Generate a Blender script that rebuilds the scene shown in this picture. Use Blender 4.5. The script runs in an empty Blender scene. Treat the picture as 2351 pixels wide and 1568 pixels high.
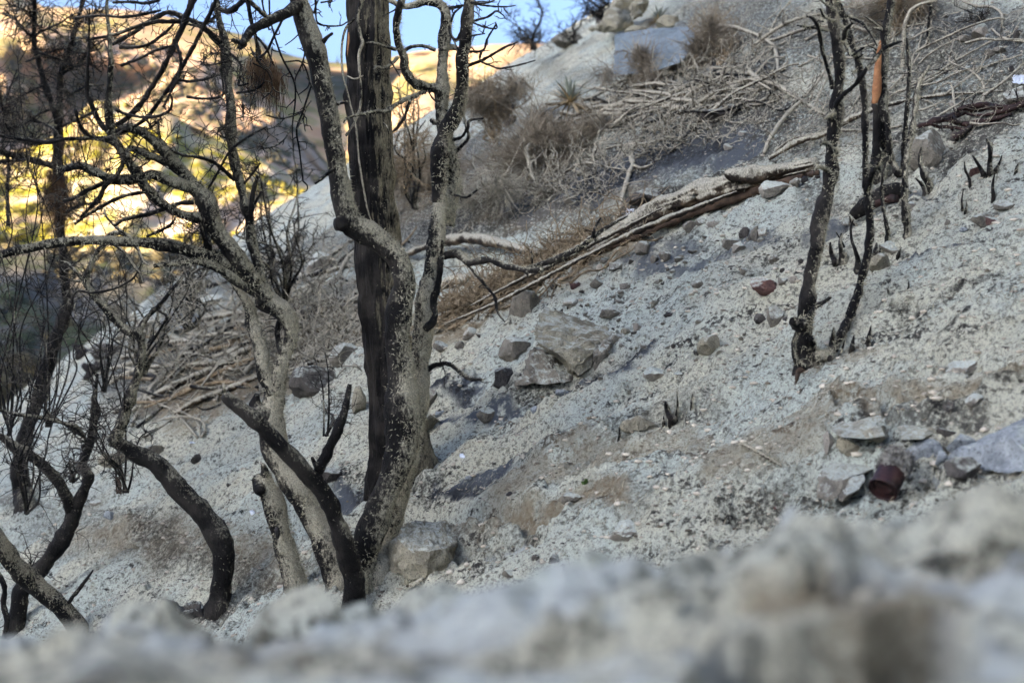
import bpy, bmesh, math, random
import numpy as np
from mathutils import Vector

# ------------------------------------------------------------------ camera, sky, sun, exposure
scene = bpy.context.scene
col = scene.collection
FPX = 3265.0                       # focal length in units of a 2351 px wide picture (50 mm on 36 mm)
CU, CV = 1175.5, 784.0
PITCH = math.atan(224.0 / FPX)
FOCUS = 5.0

cd = bpy.data.cameras.new('camera')
cam = bpy.data.objects.new('camera', cd); col.objects.link(cam)
cd.sensor_width = 36.0; cd.lens = FPX / 2351.0 * 36.0
cd.clip_start = 0.05; cd.clip_end = 6000
cam.location = (0, 0, 0); cam.rotation_euler = (math.pi / 2 - PITCH, 0, 0)
cd.dof.use_dof = True; cd.dof.focus_distance = FOCUS; cd.dof.aperture_fstop = 3.7
scene.camera = cam

SUN_EL = math.radians(18.0)
SUN_AZ = math.radians(-122.0)      # clockwise from +Y (the view direction): low, behind the left shoulder, hidden by an added ridge
sun_dir = Vector((math.sin(SUN_AZ) * math.cos(SUN_EL), math.cos(SUN_AZ) * math.cos(SUN_EL), math.sin(SUN_EL)))
world = bpy.data.worlds.new('World'); scene.world = world; world.use_nodes = True
wn = world.node_tree.nodes; wl = world.node_tree.links
sky = wn.new('ShaderNodeTexSky'); sky.sky_type = 'NISHITA'; sky.sun_disc = False
sky.sun_elevation = SUN_EL; sky.sun_rotation = SUN_AZ
sky.altitude = 900; sky.air_density = 0.5; sky.dust_density = 10.0; sky.ozone_density = 3.2      # smoky, dusty air
bg = wn['Background']; bg.inputs['Strength'].default_value = 0.12
wl.new(sky.outputs[0], bg.inputs['Color'])
sd = bpy.data.lights.new('sun', 'SUN'); sd.energy = 4.8; sd.angle = math.radians(0.5); sd.color = (1.0, 0.75, 0.46)
sun = bpy.data.objects.new('sun', sd); col.objects.link(sun)
sun.rotation_euler = sun_dir.to_track_quat('Z', 'Y').to_euler()
sun.location = (-20, -12, 10)

vs = scene.view_settings
scene.display_settings.display_device = 'sRGB'
vs.view_transform = 'Standard'; vs.look = 'None'; vs.gamma = 1.0; vs.use_curve_mapping = False
vs.exposure = 2.36
scene.cycles.use_denoising = True
scene.cycles.max_bounces = 6

# ------------------------------------------------------------------ helpers
rng = np.random.default_rng(7)
sP, cP = math.sin(PITCH), math.cos(PITCH)
def ray(u, v):
    """direction through a point of the 2351-wide picture, scaled so that y = 1"""
    cx = (np.asarray(u, float) - CU) / FPX; cy = (CV - np.asarray(v, float)) / FPX
    y = cP + cy * sP; z = -sP + cy * cP
    return cx / y, z / y
def at(u, v, Y):
    dx, dz = ray(u, v)
    return np.stack([dx * Y, np.broadcast_to(Y, np.shape(dx)) + 0.0 * dx, dz * Y], -1)
def project(P):
    x, y, z = P[..., 0], P[..., 1], P[..., 2]
    f = y * cP - z * sP; up = y * sP + z * cP
    return CU + FPX * x / f, CV - FPX * up / f

def _hash(ix, iy, iz, seed):
    h = (ix * 374761393 + iy * 668265263 + iz * 2147483647 + seed * 974634777) & 0xFFFFFFFF
    h = ((h ^ (h >> 13)) * 1274126177) & 0xFFFFFFFF
    h = (h ^ (h >> 16)) & 0xFFFFFFFF
    return h.astype(np.float64) / 4294967295.0 * 2 - 1
def vnoise(p, seed=0):
    """value noise in [-1,1], p (...,3)"""
    p = np.asarray(p, float); i = np.floor(p).astype(np.int64); f = p - i
    w = f * f * f * (f * (f * 6 - 15) + 10)
    out = 0
    for a in (0, 1):
        wa = w[..., 0] if a else 1 - w[..., 0]
        for b in (0, 1):
            wb = w[..., 1] if b else 1 - w[..., 1]
            for c in (0, 1):
                wc = w[..., 2] if c else 1 - w[..., 2]
                out = out + wa * wb * wc * _hash(i[..., 0] + a, i[..., 1] + b, i[..., 2] + c, seed)
    return out
def vnoise2(x, y, seed=0):
    ix = np.floor(x).astype(np.int64); iy = np.floor(y).astype(np.int64); fx = x - ix; fy = y - iy
    wx = fx * fx * fx * (fx * (fx * 6 - 15) + 10); wy = fy * fy * fy * (fy * (fy * 6 - 15) + 10)
    z = np.zeros_like(ix)
    return ((1 - wx) * (1 - wy) * _hash(ix, iy, z, seed) + wx * (1 - wy) * _hash(ix + 1, iy, z, seed)
            + (1 - wx) * wy * _hash(ix, iy + 1, z, seed) + wx * wy * _hash(ix + 1, iy + 1, z, seed))
def fbm2(x, y, octaves=4, seed=0, gain=0.5):
    o = 0; a = 1.0
    for k in range(octaves):
        o = o + a * vnoise2(x * 2 ** k + 13.7 * k, y * 2 ** k - 7.1 * k, seed + k); a *= gain
    return o
def sstep(a, b, x):
    t = np.clip((x - a) / (b - a), 0, 1); return t * t * (3 - 2 * t)

def raw_mesh(name, V, quads=None, tris=None, smooth=True):
    me = bpy.data.meshes.new(name)
    V = np.asarray(V, np.float32)
    nq = 0 if quads is None else len(quads); nt = 0 if tris is None else len(tris)
    me.vertices.add(len(V)); me.vertices.foreach_set('co', V.ravel())
    me.loops.add(nq * 4 + nt * 3); me.polygons.add(nq + nt)
    L = []; S = []
    if nq: L.append(np.asarray(quads, np.int32).ravel()); S.append(np.arange(nq, dtype=np.int32) * 4)
    if nt: L.append(np.asarray(tris, np.int32).ravel()); S.append(nq * 4 + np.arange(nt, dtype=np.int32) * 3)
    me.loops.foreach_set('vertex_index', np.concatenate(L))
    me.polygons.foreach_set('loop_start', np.concatenate(S))
    if smooth: me.polygons.foreach_set('use_smooth', np.ones(nq + nt, bool))
    me.update(calc_edges=True); me.validate()
    return me
def link(name, me, mat=None, parent=None, label=None, cat=None, group=None, kind=None, loc=None):
    o = bpy.data.objects.new(name, me); col.objects.link(o)
    if mat is not None and me is not None and not me.materials: me.materials.append(mat)
    if parent is not None: o.parent = parent
    if loc is not None: o.location = loc
    if label: o['label'] = label
    if cat: o['category'] = cat
    if group: o['group'] = group
    if kind: o['kind'] = kind
    return o
def attr(me, name, vals):
    a = me.attributes.new(name, 'FLOAT', 'POINT'); a.data.foreach_set('value', np.asarray(vals, np.float32))

# the zoomed views the outlines were measured in: origin and scale in 2351-px units
VIEW = {0: (0, 0, 1.0), 1: (0, 0, .3318), 2: (581.6, 0, .3318), 3: (1132.6, 0, .3318), 4: (1738.7, 0, .3318),
        5: (0, 489.8, .3318), 6: (581.6, 489.8, .3318), 7: (1132.6, 489.8, .3318), 8: (1738.7, 489.8, .3318),
        9: (0, 979.6, .3753), 10: (783.6, 979.6, .3753), 11: (1567.3, 979.6, .3753)}
def tr(c, s):
    ox, oy, k = VIEW[c]; out = []; w = None
    for t in s.split(','):
        q = [float(a) for a in t.split()]
        if len(q) > 2: w = q[2]
        out.append((ox + q[0] * k, oy + q[1] * k, (w or 10) * k))
    return np.array(out)

# ------------------------------------------------------------------ materials
def mat_new(name, rough=0.9, spec=0.2):
    m = bpy.data.materials.new(name); m.use_nodes = True
    nt = m.node_tree; b = nt.nodes['Principled BSDF']
    b.inputs['Roughness'].default_value = rough
    b.inputs['Specular IOR Level'].default_value = spec
    return m, nt, b
class G:
    """tiny node-graph helper"""
    def __init__(s, nt): s.nt = nt
    def n(s, t, **kw):
        x = s.nt.nodes.new(t)
        for k, v in kw.items(): setattr(x, k, v)
        return x
    def set(s, sock, v):
        if hasattr(v, 'is_output') or isinstance(v, bpy.types.NodeSocket): s.nt.links.new(v, sock)
        else: sock.default_value = v
    def math(s, op, a, b=0.0, clamp=False):
        x = s.n('ShaderNodeMath', operation=op, use_clamp=clamp); s.set(x.inputs[0], a); s.set(x.inputs[1], b); return x.outputs[0]
    def noise(s, vec, scale, detail=4, rough=0.55, dist=0.0):
        x = s.n('ShaderNodeTexNoise'); s.set(x.inputs['Vector'], vec); x.inputs['Scale'].default_value = scale
        x.inputs['Detail'].default_value = detail; x.inputs['Roughness'].default_value = rough; x.inputs['Distortion'].default_value = dist
        return x.outputs['Fac']
    def voro(s, vec, scale, feature='F1', out='Distance'):
        x = s.n('ShaderNodeTexVoronoi', feature=feature); s.set(x.inputs['Vector'], vec); x.inputs['Scale'].default_value = scale
        return x.outputs[out]
    def ramp(s, f, lo, hi):
        x = s.n('ShaderNodeMapRange', interpolation_type='SMOOTHSTEP'); s.set(x.inputs[0], f)
        x.inputs[1].default_value = lo; x.inputs[2].default_value = hi; return x.outputs[0]
    def mix(s, f, a, b):
        x = s.n('ShaderNodeMix', data_type='RGBA'); s.set(x.inputs[0], f)
        for k, v in ((6, a), (7, b)):
            s.set(x.inputs[k], v if not isinstance(v, tuple) else (*v, 1.0))
        return x.outputs[2]
    def mapping(s, vec, scale=(1, 1, 1), rot=(0, 0, 0)):
        x = s.n('ShaderNodeMapping'); s.set(x.inputs['Vector'], vec); x.inputs['Scale'].default_value = scale
        x.inputs['Rotation'].default_value = rot; return x.outputs[0]
    def dot(s, a, v):
        x = s.n('ShaderNodeVectorMath', operation='DOT_PRODUCT'); s.set(x.inputs[0], a); x.inputs[1].default_value = v; return x.outputs['Value']
    def bump(s, h, strength, dist, nrm=None):
        x = s.n('ShaderNodeBump'); s.set(x.inputs['Height'], h); x.inputs['Strength'].default_value = strength; x.inputs['Distance'].default_value = dist
        if nrm is not None: s.nt.links.new(nrm, x.inputs['Normal'])
        return x.outputs[0]
    def at(s, name):
        x = s.n('ShaderNodeAttribute'); x.attribute_name = name; return x.outputs['Fac']

ASH = (0.56, 0.60, 0.53)
ASH2 = (0.45, 0.43, 0.31)
def make_ground_mat():
    m, nt, b = mat_new('ash_soil', 0.95, 0.08); g = G(nt)
    co = g.n('ShaderNodeTexCoord').outputs['Object']
    al = g.mapping(co, (1, 1, 1), (0, 0, math.radians(23)))                    # x axis along the rills
    n_st = g.noise(g.mapping(al, (3.2, 13, 13)), 1.0, 6, .66); n_dr = g.noise(g.mapping(al, (1.0, 2.6, 2.6)), 1.0, 4, .6)
    n_big = g.noise(co, 1.6, 4, .6); n_mid = g.noise(co, 11, 5, .66); n_fine = g.noise(co, 190, 3, .7); n_cl = g.noise(co, 62, 4, .72)
    c = g.mix(g.ramp(n_big, .40, .62), (0.71, 0.70, 0.55), (0.62, 0.68, 0.60))
    c = g.mix(g.math('MULTIPLY', g.ramp(n_dr, .54, .68), .35), c, (0.40, 0.42, 0.37))       # thin ash, grey soil through it
    c = g.mix(g.math('MULTIPLY', g.ramp(n_mid, .56, .72), .45), c, (0.42, 0.38, 0.25))     # scorched litter
    c = g.mix(g.math('MULTIPLY', g.ramp(n_cl, .50, .62), .80), c, (0.17, 0.165, 0.13))
    c = g.mix(g.math('MULTIPLY', g.ramp(n_fine, .52, .64), .60), c, (0.13, 0.125, 0.10))
    vo = g.n('ShaderNodeTexVoronoi'); g.set(vo.inputs['Vector'], g.mapping(al, (.7, 1.6, 1.3))); vo.inputs['Scale'].default_value = 48
    cell = g.n('ShaderNodeSeparateColor'); g.set(cell.inputs[0], vo.outputs['Color'])
    bit = g.math('MULTIPLY', g.ramp(vo.outputs['Distance'], .40, .20), g.ramp(cell.outputs[0], .72, .78))
    c = g.mix(g.math('MULTIPLY', g.math('MULTIPLY', bit, g.ramp(n_st, .42, .54)), .75), c, (0.05, 0.046, 0.04))
    sp = g.math('MULTIPLY', g.ramp(n_cl, .44, .54), g.ramp(n_st, .545, .63))                    # charcoal streaks down the rills
    c = g.mix(g.math('MULTIPLY', sp, .92), c, (0.038, 0.036, 0.034))
    c = g.mix(g.math('MULTIPLY', g.at('soil'), g.ramp(n_cl, .32, .52)), c, (0.088, 0.085, 0.074))  # soil patches, plus contact shade painted round the trunk feet
    c = g.mix(g.math('MULTIPLY', g.at('tan'), g.ramp(n_mid, .30, .55)), c, (0.27, 0.215, 0.135))
    c = g.mix(g.math('MULTIPLY', g.at('blue'), g.ramp(n_mid, .34, .52)), c, (0.115, 0.13, 0.145))
    c = g.mix(g.math('MULTIPLY', g.at('char'), g.ramp(g.math('ADD', g.math('MULTIPLY', n_cl, .6), g.math('MULTIPLY', n_mid, .4)), .38, .56)), c, (0.020, 0.0195, 0.019))  # scorched patches, plus shade painted at trunk feet and in the bank's hollows
    c = g.mix(g.math('MULTIPLY', g.at('white'), g.ramp(n_mid, .40, .5)), c, (0.66, 0.715, 0.69))
    nt.links.new(c, b.inputs['Base Color'])
    h = g.math('ADD', g.noise(co, 70, 5, .7), g.math('MULTIPLY', n_fine, .35))
    nt.links.new(g.bump(h, 1.0, 0.028), b.inputs['Normal'])
    return m
def make_bark(name, char=(0.007, 0.0067, 0.0065), brown=(0.032, 0.029, 0.025), ash=(0.43, 0.405, 0.30), bias=0.0, side=(0.62, -0.25, 0.62), amp=1.0, scale=110, stretch=(1, 1, .6), soft=.17):
    """charred bark; pale ash on the upward, uphill side, with some trunk shading painted in"""
    m, nt, b = mat_new(name, 0.85, 0.10); g = G(nt)
    co = g.n('ShaderNodeTexCoord').outputs['Object']; cs = g.mapping(co, stretch)
    N = g.n('ShaderNodeNewGeometry').outputs['Normal']
    n1 = g.noise(cs, scale, 4, .62); n2 = g.noise(co, 9, 4, .6); n3 = g.noise(cs, scale * 3.0, 3, .65)
    d = g.math('MULTIPLY', g.dot(N, side), .30 * amp)  # side-weighted ash also paints in part of the trunks' shading
    f = g.math('ADD', g.math('MULTIPLY', n1, .9), d); f = g.math('ADD', f, g.math('MULTIPLY', g.math('SUBTRACT', n2, .5), .95))
    f = g.math('ADD', f, bias + .05); f = g.math('ADD', f, g.math('MULTIPLY', g.math('SUBTRACT', n3, .5), .32))
    k = g.ramp(f, .58 - soft, .58 + soft)
    c0 = g.mix(g.ramp(n2, .42, .65), char, brown)
    c1 = g.mix(g.ramp(n3, .35, .65), tuple(a * .5 for a in ash), ash)
    nt.links.new(g.mix(k, c0, c1), b.inputs['Base Color'])
    nt.links.new(g.bump(g.math('ADD', n1, g.math('MULTIPLY', n3, .6)), 1.0, 0.007), b.inputs['Normal'])
    r = g.n('ShaderNodeMapRange'); g.set(r.inputs[0], k); r.inputs[3].default_value = .6; r.inputs[4].default_value = .95
    nt.links.new(r.outputs[0], b.inputs['Roughness'])
    return m
def make_rock(name, base, dark, bias=0.0, speck=0.5, ash=ASH):
    m, nt, b = mat_new(name, 0.9, 0.2); g = G(nt)
    co = g.n('ShaderNodeTexCoord').outputs['Object']; N = g.n('ShaderNodeNewGeometry').outputs['Normal']
    n1 = g.noise(co, 11, 6, .7); n2 = g.noise(co, 55, 4, .72); n3 = g.noise(co, 170, 3, .7)
    c = g.mix(g.ramp(n1, .36, .64), base, dark)
    c = g.mix(g.math('MULTIPLY', g.ramp(n3, .52, .66), speck), c, tuple(x * .28 for x in dark))
    c = g.mix(g.math('MULTIPLY', g.ramp(n2, .55, .75), .5), c, tuple(min(.75, x * 1.5) for x in base))
    f = g.math('ADD', g.math('MULTIPLY', g.dot(N, (0.1, -0.15, 1.0)), .55), g.math('MULTIPLY', n2, .55)); f = g.math('ADD', f, bias)
    k = g.ramp(f, .52, .74)
    c = g.mix(k, c, g.mix(g.math('MULTIPLY', g.ramp(n3, .44, .62), .7), tuple(x * .86 for x in ash), tuple(x * .8 for x in ASH2)))
    nt.links.new(c, b.inputs['Base Color'])
    nt.links.new(g.bump(g.math('ADD', n2, g.math('MULTIPLY', n3, .6)), .9, .012), b.inputs['Normal'])
    return m
def make_plain(name, a, bcol, scale=30, rough=.9, spec=.2, metal=0.0, bump=.6, bd=.004):
    m, nt, b = mat_new(name, rough, spec); g = G(nt)
    co = g.n('ShaderNodeTexCoord').outputs['Object']
    n = g.noise(co, scale, 5, .6)
    nt.links.new(g.mix(g.ramp(n, .35, .65), a, bcol), b.inputs['Base Color'])
    b.inputs['Metallic'].default_value = metal
    nt.links.new(g.bump(n, bump, bd), b.inputs['Normal'])
    return m
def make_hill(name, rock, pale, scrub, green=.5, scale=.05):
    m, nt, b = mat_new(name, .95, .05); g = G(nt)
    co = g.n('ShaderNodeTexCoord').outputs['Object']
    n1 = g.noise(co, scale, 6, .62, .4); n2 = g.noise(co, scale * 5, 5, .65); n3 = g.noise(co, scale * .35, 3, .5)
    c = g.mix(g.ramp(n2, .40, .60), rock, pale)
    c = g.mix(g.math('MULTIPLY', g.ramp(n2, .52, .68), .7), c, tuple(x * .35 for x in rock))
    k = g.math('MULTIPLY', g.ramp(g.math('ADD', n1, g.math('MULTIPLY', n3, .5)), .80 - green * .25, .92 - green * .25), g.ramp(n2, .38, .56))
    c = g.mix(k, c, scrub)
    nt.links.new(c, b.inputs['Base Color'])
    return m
M = dict(
    soil=make_ground_mat(),
    bark_front=make_bark('ashy_grey_bark', bias=-.11, amp=1.15, side=(.70, -.25, .50)),
    bark_dark=make_bark('charred_bark', bias=-.30, amp=1.25, side=(.42, -.10, .85)),
    bark_pale=make_bark('ash_coated_bark', bias=.02, amp=1.1, ash=(.49, .455, .34)),
    bark_pine=make_bark('charred_pine_bark', bias=-.27, amp=1.75, ash=(.27, .24, .165), side=(.97, -.20, .12), scale=80, stretch=(1, 1, .3)),
    bark_right=make_bark('patchy_charred_bark', bias=-.20, amp=1.15, side=(.88, -.2, .30), ash=(.40, .36, .27)),
    twig=make_bark('charred_twig', bias=-.15, amp=1.3, ash=(.24, .215, .17), side=(.2, -.1, .95), stretch=(1, 1, 1)),
    twig_pale=make_bark('ashy_twig', char=(.085, .072, .055), brown=(.17, .14, .10), bias=.14, ash=(.56, .52, .40), side=(.2, -.1, .95), stretch=(1, 1, 1)),
    twig_brown=make_plain('brown_twig', (.13, .095, .055), (.30, .24, .155), 40),
    straw=make_plain('dry_straw', (.15, .125, .09), (.34, .295, .22), 9),
    needle=make_plain('dead_needles', (.05, .032, .02), (.13, .082, .045), 12),
    fuzz=make_plain('ash_fibre', (.29, .27, .185), (.52, .49, .36), 25),
    log=make_bark('weathered_ashy_log', char=(.025, .02, .016), brown=(.11, .08, .05), bias=.06, ash=(.47, .445, .35), side=(.1, -.10, 1.0), amp=1.7, scale=60),
    wood=make_plain('bare_orange_wood', (.40, .20, .09), (.24, .11, .05), 30, .8),
    wood_dark=make_plain('scorched_brown_wood', (.035, .025, .018), (.09, .060, .040), 30, .85),
    root=make_plain('burnt_root', (.008, .007, .0065), (.038, .018, .014), 16, .65, .25),
    rock_grey=make_rock('grey_rock', (.235, .215, .17), (.115, .105, .085), bias=-.10),
    rock_pale=make_rock('pale_rock', (.36, .335, .28), (.23, .21, .175), bias=.06),
    rock_dark=make_rock('dark_rock', (.11, .10, .085), (.048, .044, .04), bias=-.16),
    rock_blue=make_rock('blue_grey_rock', (.34, .37, .375), (.17, .19, .20), bias=-.20, speck=.75),
    rock_slab=make_rock('blue_slab_rock', (.22, .265, .29), (.15, .185, .205), bias=-.55, speck=.5),
    rock_red=make_rock('red_brown_rock', (.19, .10, .078), (.085, .05, .045), bias=-.08),
    rock_tan=make_rock('tan_rock', (.33, .305, .22), (.19, .175, .13), bias=-.17, speck=.7),
    charcoal=make_plain('charcoal', (.014, .013, .013), (.045, .04, .037), 60, .8, .3),
    crumb=make_plain('soil_crumb', (.05, .044, .036), (.20, .17, .125), 3),
    can_ash=make_plain('caked_grey_ash', (.13, .125, .11), (.30, .29, .25), 60),
    crumb_pale=make_plain('ash_crumb', (.36, .32, .25), (.55, .50, .40), 3),
    rust=make_plain('rusted_can_metal', (.042, .016, .015), (.018, .009, .009), 45, .5, .5, .35, .4, .002),
    foil=make_plain('crumpled_plastic', (.55, .62, .70), (.75, .8, .85), 30, .3, .5),
    yucca_green=make_plain('yucca_leaf', (.13, .155, .12), (.27, .28, .22), 6, .7),
    yucca_tan=make_plain('scorched_yucca_leaf', (.34, .24, .12), (.48, .38, .22), 6, .8),
    green=make_plain('fresh_sprout', (.03, .06, .015), (.06, .10, .025), 40, .7),
    hill_far=make_hill('far_hill', (.29, .195, .115), (.40, .29, .185), (.15, .135, .04), .65, .012),
    hill_mid=make_hill('mid_hill', (.30, .195, .12), (.50, .37, .26), (.13, .115, .04), .10, .02),
    hill_near=make_hill('near_hill', (.34, .26, .17), (.60, .51, .40), (.21, .19, .02), .48, .03),
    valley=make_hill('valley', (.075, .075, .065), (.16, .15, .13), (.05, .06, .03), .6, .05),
    scrub=make_plain('hill_scrub', (.12, .11, .02), (.22, .19, .03), .4),
    scrub_dark=make_plain('hill_scrub_dark', (.055, .05, .028), (.11, .09, .045), .4),
)

# ------------------------------------------------------------------ terrain
GA, GB, GC, GQ = -1.96, 0.60, 0.28, 0.00309
def hbase(x, y):
    x = np.asarray(x, float); y = np.asarray(y, float)
    ye = np.where(y > 60, 60 + (y - 60) * 0.0, y)
    ye = np.where(ye < 1.0, 1.0 - 0.0 * ye, ye)
    z = GA + GC * ye - GQ * ye ** 2
    z = z - np.where(y > 60, (y - 60) * .12, 0)
    xr = np.maximum(x - 7.0 - 0.10 * np.clip(y, 0, 60), 0)
    z = z + GB * x + .40 * xr                         # the hillside steepens beyond the picture's edge
    z = z - .015 * np.clip(-x - 2.0, 0, 12) ** 2                # rounds over into the valley on the left
    xl = np.maximum(-x - 60, 0); z = z + GB * .75 * xl
    return 46 - np.logaddexp(0, (46 - z) / 3.0) * 3.0       # rounds off on top
def relief(x, y):
    """lumps, crust and crumbs of the ash-covered slope (about zero on average)"""
    s = math.radians(-23); xs = x * math.cos(s) + y * math.sin(s); ys = -x * math.sin(s) + y * math.cos(s)
    z = .045 * fbm2(x * .9, y * .9, 3, 11)
    z = z + .036 * fbm2(xs * 1.8, ys * 5.5, 4, 21, .58)
    r = 1 - np.abs(fbm2(xs * 5, ys * 9, 3, 31)); z = z + .022 * (r * r - .5)
    f = fbm2(x * 18, y * 18, 3, 41, .55); z = z + .009 * f + .005 * (np.abs(fbm2(xs * 30, ys * 42, 2, 43)) - .4)
    t = fbm2(xs * 3.0, ys * 6.0, 3, 51)                      # broken crust: little scarps
    z = z + .018 * sstep(.10, .15, t) + .014 * sstep(-.24, -.19, t) - .016
    t = fbm2(xs * 9.0, ys * 14.0, 2, 55); z = z + .009 * sstep(.22, .30, t) - .003
    return z
GRID = {}
def ground_hit(u, v):
    """distance at which a picture point meets the slope"""
    dx, dz = ray(u, v); k = int(np.clip(np.searchsorted(GRID['t'], dx), 0, len(GRID['t']) - 1))
    d = GRID['z'][:, k] - dz * GRID['y']; i = np.argmax(d > 0)
    return float(GRID['y'][i]) if d[i] > 0 else 26.0

# scorched patches, contact shade painted at the trunk feet, bluish wet-looking soil, brown litter, hollows: strokes measured on the slope
STROKES = [  # attr, weight, [(u,v)...], half width
    ('char', .8, [(1050, 1268), (1140, 1262), (1225, 1250)], 20), ('hollow', .9, [(1050, 1268), (1230, 1252)], 26),
    ('white', .8, [(1100, 1262), (1210, 1252)], 9),
    ('char', .75, [(1690, 1180), (1770, 1150), (1870, 1130), (1990, 1150)], 30), ('hollow', 1, [(1700, 1175), (1900, 1135), (2120, 1120)], 36),
    ('char', .8, [(2100, 1110), (2250, 1085), (2360, 1060)], 26), ('white', .55, [(2120, 1120), (2260, 1080)], 20),
    ('blue', 1.2, [(985, 890), (1050, 875), (1110, 868)], 20), ('char', .8, [(985, 892), (1100, 872)], 13),
    ('char', .9, [(1180, 905), (1330, 880), (1440, 840), (1540, 785)], 15), ('blue', 1.2, [(1290, 905), (1430, 850), (1560, 780)], 20),
    ('blue', 1.2, [(1010, 955), (1130, 940), (1280, 905)], 12),
    ('char', .9, [(735, 1095), (780, 1085), (840, 1120)], 28), ('blue', 1.2, [(780, 1130), (840, 1130)], 30),
    ('blue', 1.2, [(985, 1110), (1090, 1090), (1200, 1045)], 14), ('char', .7, [(985, 1115), (1150, 1080)], 8),
    ('char', .8, [(1270, 1035), (1390, 985), (1500, 955)], 16), ('char', .7, [(1190, 1060), (1330, 1000)], 9),
    ('char', .9, [(2020, 740), (2140, 690), (2200, 660)], 8), ('char', .9, [(2130, 615), (2190, 590)], 9), ('blue', 1.2, [(2050, 650), (2190, 600)], 14),
    ('char', .8, [(2220, 660), (2290, 630)], 8), ('char', .8, [(2050, 760), (2150, 700)], 7), ('char', .9, [(2150, 815), (2210, 790)], 8),
    ('tan', .9, [(1000, 760), (1150, 690), (1290, 630), (1420, 560)], 55), ('tan', .6, [(640, 850), (760, 770), (830, 720)], 80),
    ('tan', .8, [(900, 1190), (1050, 1180), (1250, 1190), (1420, 1170)], 40), ('tan', .5, [(1850, 850), (1930, 830), (2000, 830)], 28),
    ('tan', .75, [(380, 950), (560, 900), (700, 860)], 60), ('tan', .5, [(1150, 480), (1300, 440), (1450, 420)], 60),
    ('char', .8, [(1330, 450), (1480, 400), (1650, 340)], 26), ('blue', 1.2, [(1350, 440), (1500, 390), (1720, 330)], 40),
    ('char', .75, [(2090, 300), (2200, 290), (2330, 270)], 22), ('char', .7, [(2150, 400), (2230, 370)], 18),
    ('char', .8, [(1240, 560), (1480, 470), (1800, 400)], 18),
    ('tan', .5, [(880, 470), (1000, 440), (1150, 400)], 60), ('blue', .5, [(1500, 60), (1600, 90), (1650, 150)], 30),
    ('blue', .4, [(2050, 50), (2300, 60)], 60), ('char', .3, [(1950, 80), (2350, 60)], 40),
    ('char', .8, [(1900, 1150), (2000, 1165), (2140, 1130)], 18), ('char', .9, [(2150, 1000), (2170, 1060), (2240, 1100)], 16), ('char', .8, [(2190, 990), (2290, 950), (2360, 925)], 14),
    ('char', .7, [(1960, 985), (2040, 1005), (2110, 1000)], 12), ('char', .6, [(2180, 880), (2260, 875), (2340, 850)], 9), ('tan', .8, [(1930, 960), (2060, 980), (2200, 950), (2340, 900)], 40),
    ('tan', .6, [(1640, 1120), (1800, 1060), (1950, 960)], 45), ('tan', .6, [(1150, 1120), (1400, 1050), (1600, 1000)], 40), ('tan', .5, [(250, 1230), (450, 1250), (640, 1290)], 60),
    ('char', .5, [(300, 1200), (420, 1290), (620, 1330)], 40), ('char', .5, [(1350, 1290), (1480, 1300), (1600, 1270)], 20), ('blue', .9, [(1450, 620), (1600, 600), (1760, 560)], 22), ('blue', .9, [(1850, 560), (1960, 520), (2100, 500)], 18),
    ('char', .6, [(1400, 620), (1520, 590), (1700, 560)], 10), ('char', .6, [(1880, 480), (1990, 540), (2080, 560)], 10), ('blue', .9, [(1180, 470), (1300, 440), (1420, 400)], 40),
    ('soil', .5, [(120, 1210), (330, 1240), (520, 1290), (680, 1310)], 75), ('soil', .45, [(950, 1230), (1200, 1200), (1450, 1170)], 45), ('soil', .4, [(1300, 1030), (1500, 980), (1640, 930)], 40),
    ('soil', 1.0, [(300, 880), (450, 830), (640, 790), (830, 730)], 95), ('soil', .9, [(330, 960), (480, 920), (640, 880)], 30), ('soil', .8, [(400, 690), (600, 620), (800, 560)], 60),
    ('soil', 1.1, [(880, 520), (1100, 490), (1300, 440), (1500, 370), (1760, 270)], 85), ('soil', 1.0, [(920, 420), (1150, 350), (1350, 270), (1600, 210), (1760, 180)], 70), ('soil', .9, [(1080, 690), (1300, 580), (1500, 480), (1850, 345)], 40),
    ('char', .8, [(905, 1118), (960, 1112), (1000, 1100)], 22), ('char', .7, [(1835, 848), (1900, 832)], 22), ('soil', .8, [(760, 1345), (860, 1345)], 30), ('soil', .9, [(480, 1395), (530, 1385)], 26), ('soil', .8, [(20, 1160), (90, 1160)], 26), ('soil', .7, [(2000, 410), (2080, 400)], 26), ('soil', .8, [(640, 1330), (700, 1320)], 24),  # char and soil rings paint contact shade round the trunk feet
    ('soil', .85, [(1650, 60), (1900, 90), (2330, 110)], 110), ('soil', .8, [(1700, 320), (1900, 270), (2100, 230), (2330, 220)], 60), ('soil', .5, [(1250, 150), (1380, 180), (1480, 150)], 30),
    ('soil', .9, [(2080, 330), (2200, 380), (2290, 300)], 40), ('soil', .7, [(1860, 450), (1960, 470), (2060, 440)], 30),
    ('char', .9, [(1880, 1165), (1960, 1172), (2060, 1160), (2180, 1120), (2350, 1085)], 22), ('soil', .8, [(2020, 1010), (2120, 1030), (2240, 1000)], 34),
    ('ledge', 1.2, [(1930, 975), (2010, 965), (2060, 985), (2150, 985), (2230, 955)], 18), ('ledge', .8, [(2150, 850), (2250, 880), (2340, 860)], 12), ('ledge', .8, [(1380, 1000), (1480, 985), (1560, 955)], 14),
    ('ledge', 1.0, [(905, 1185), (1000, 1165), (1130, 1175), (1260, 1205)], 30),
]
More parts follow.
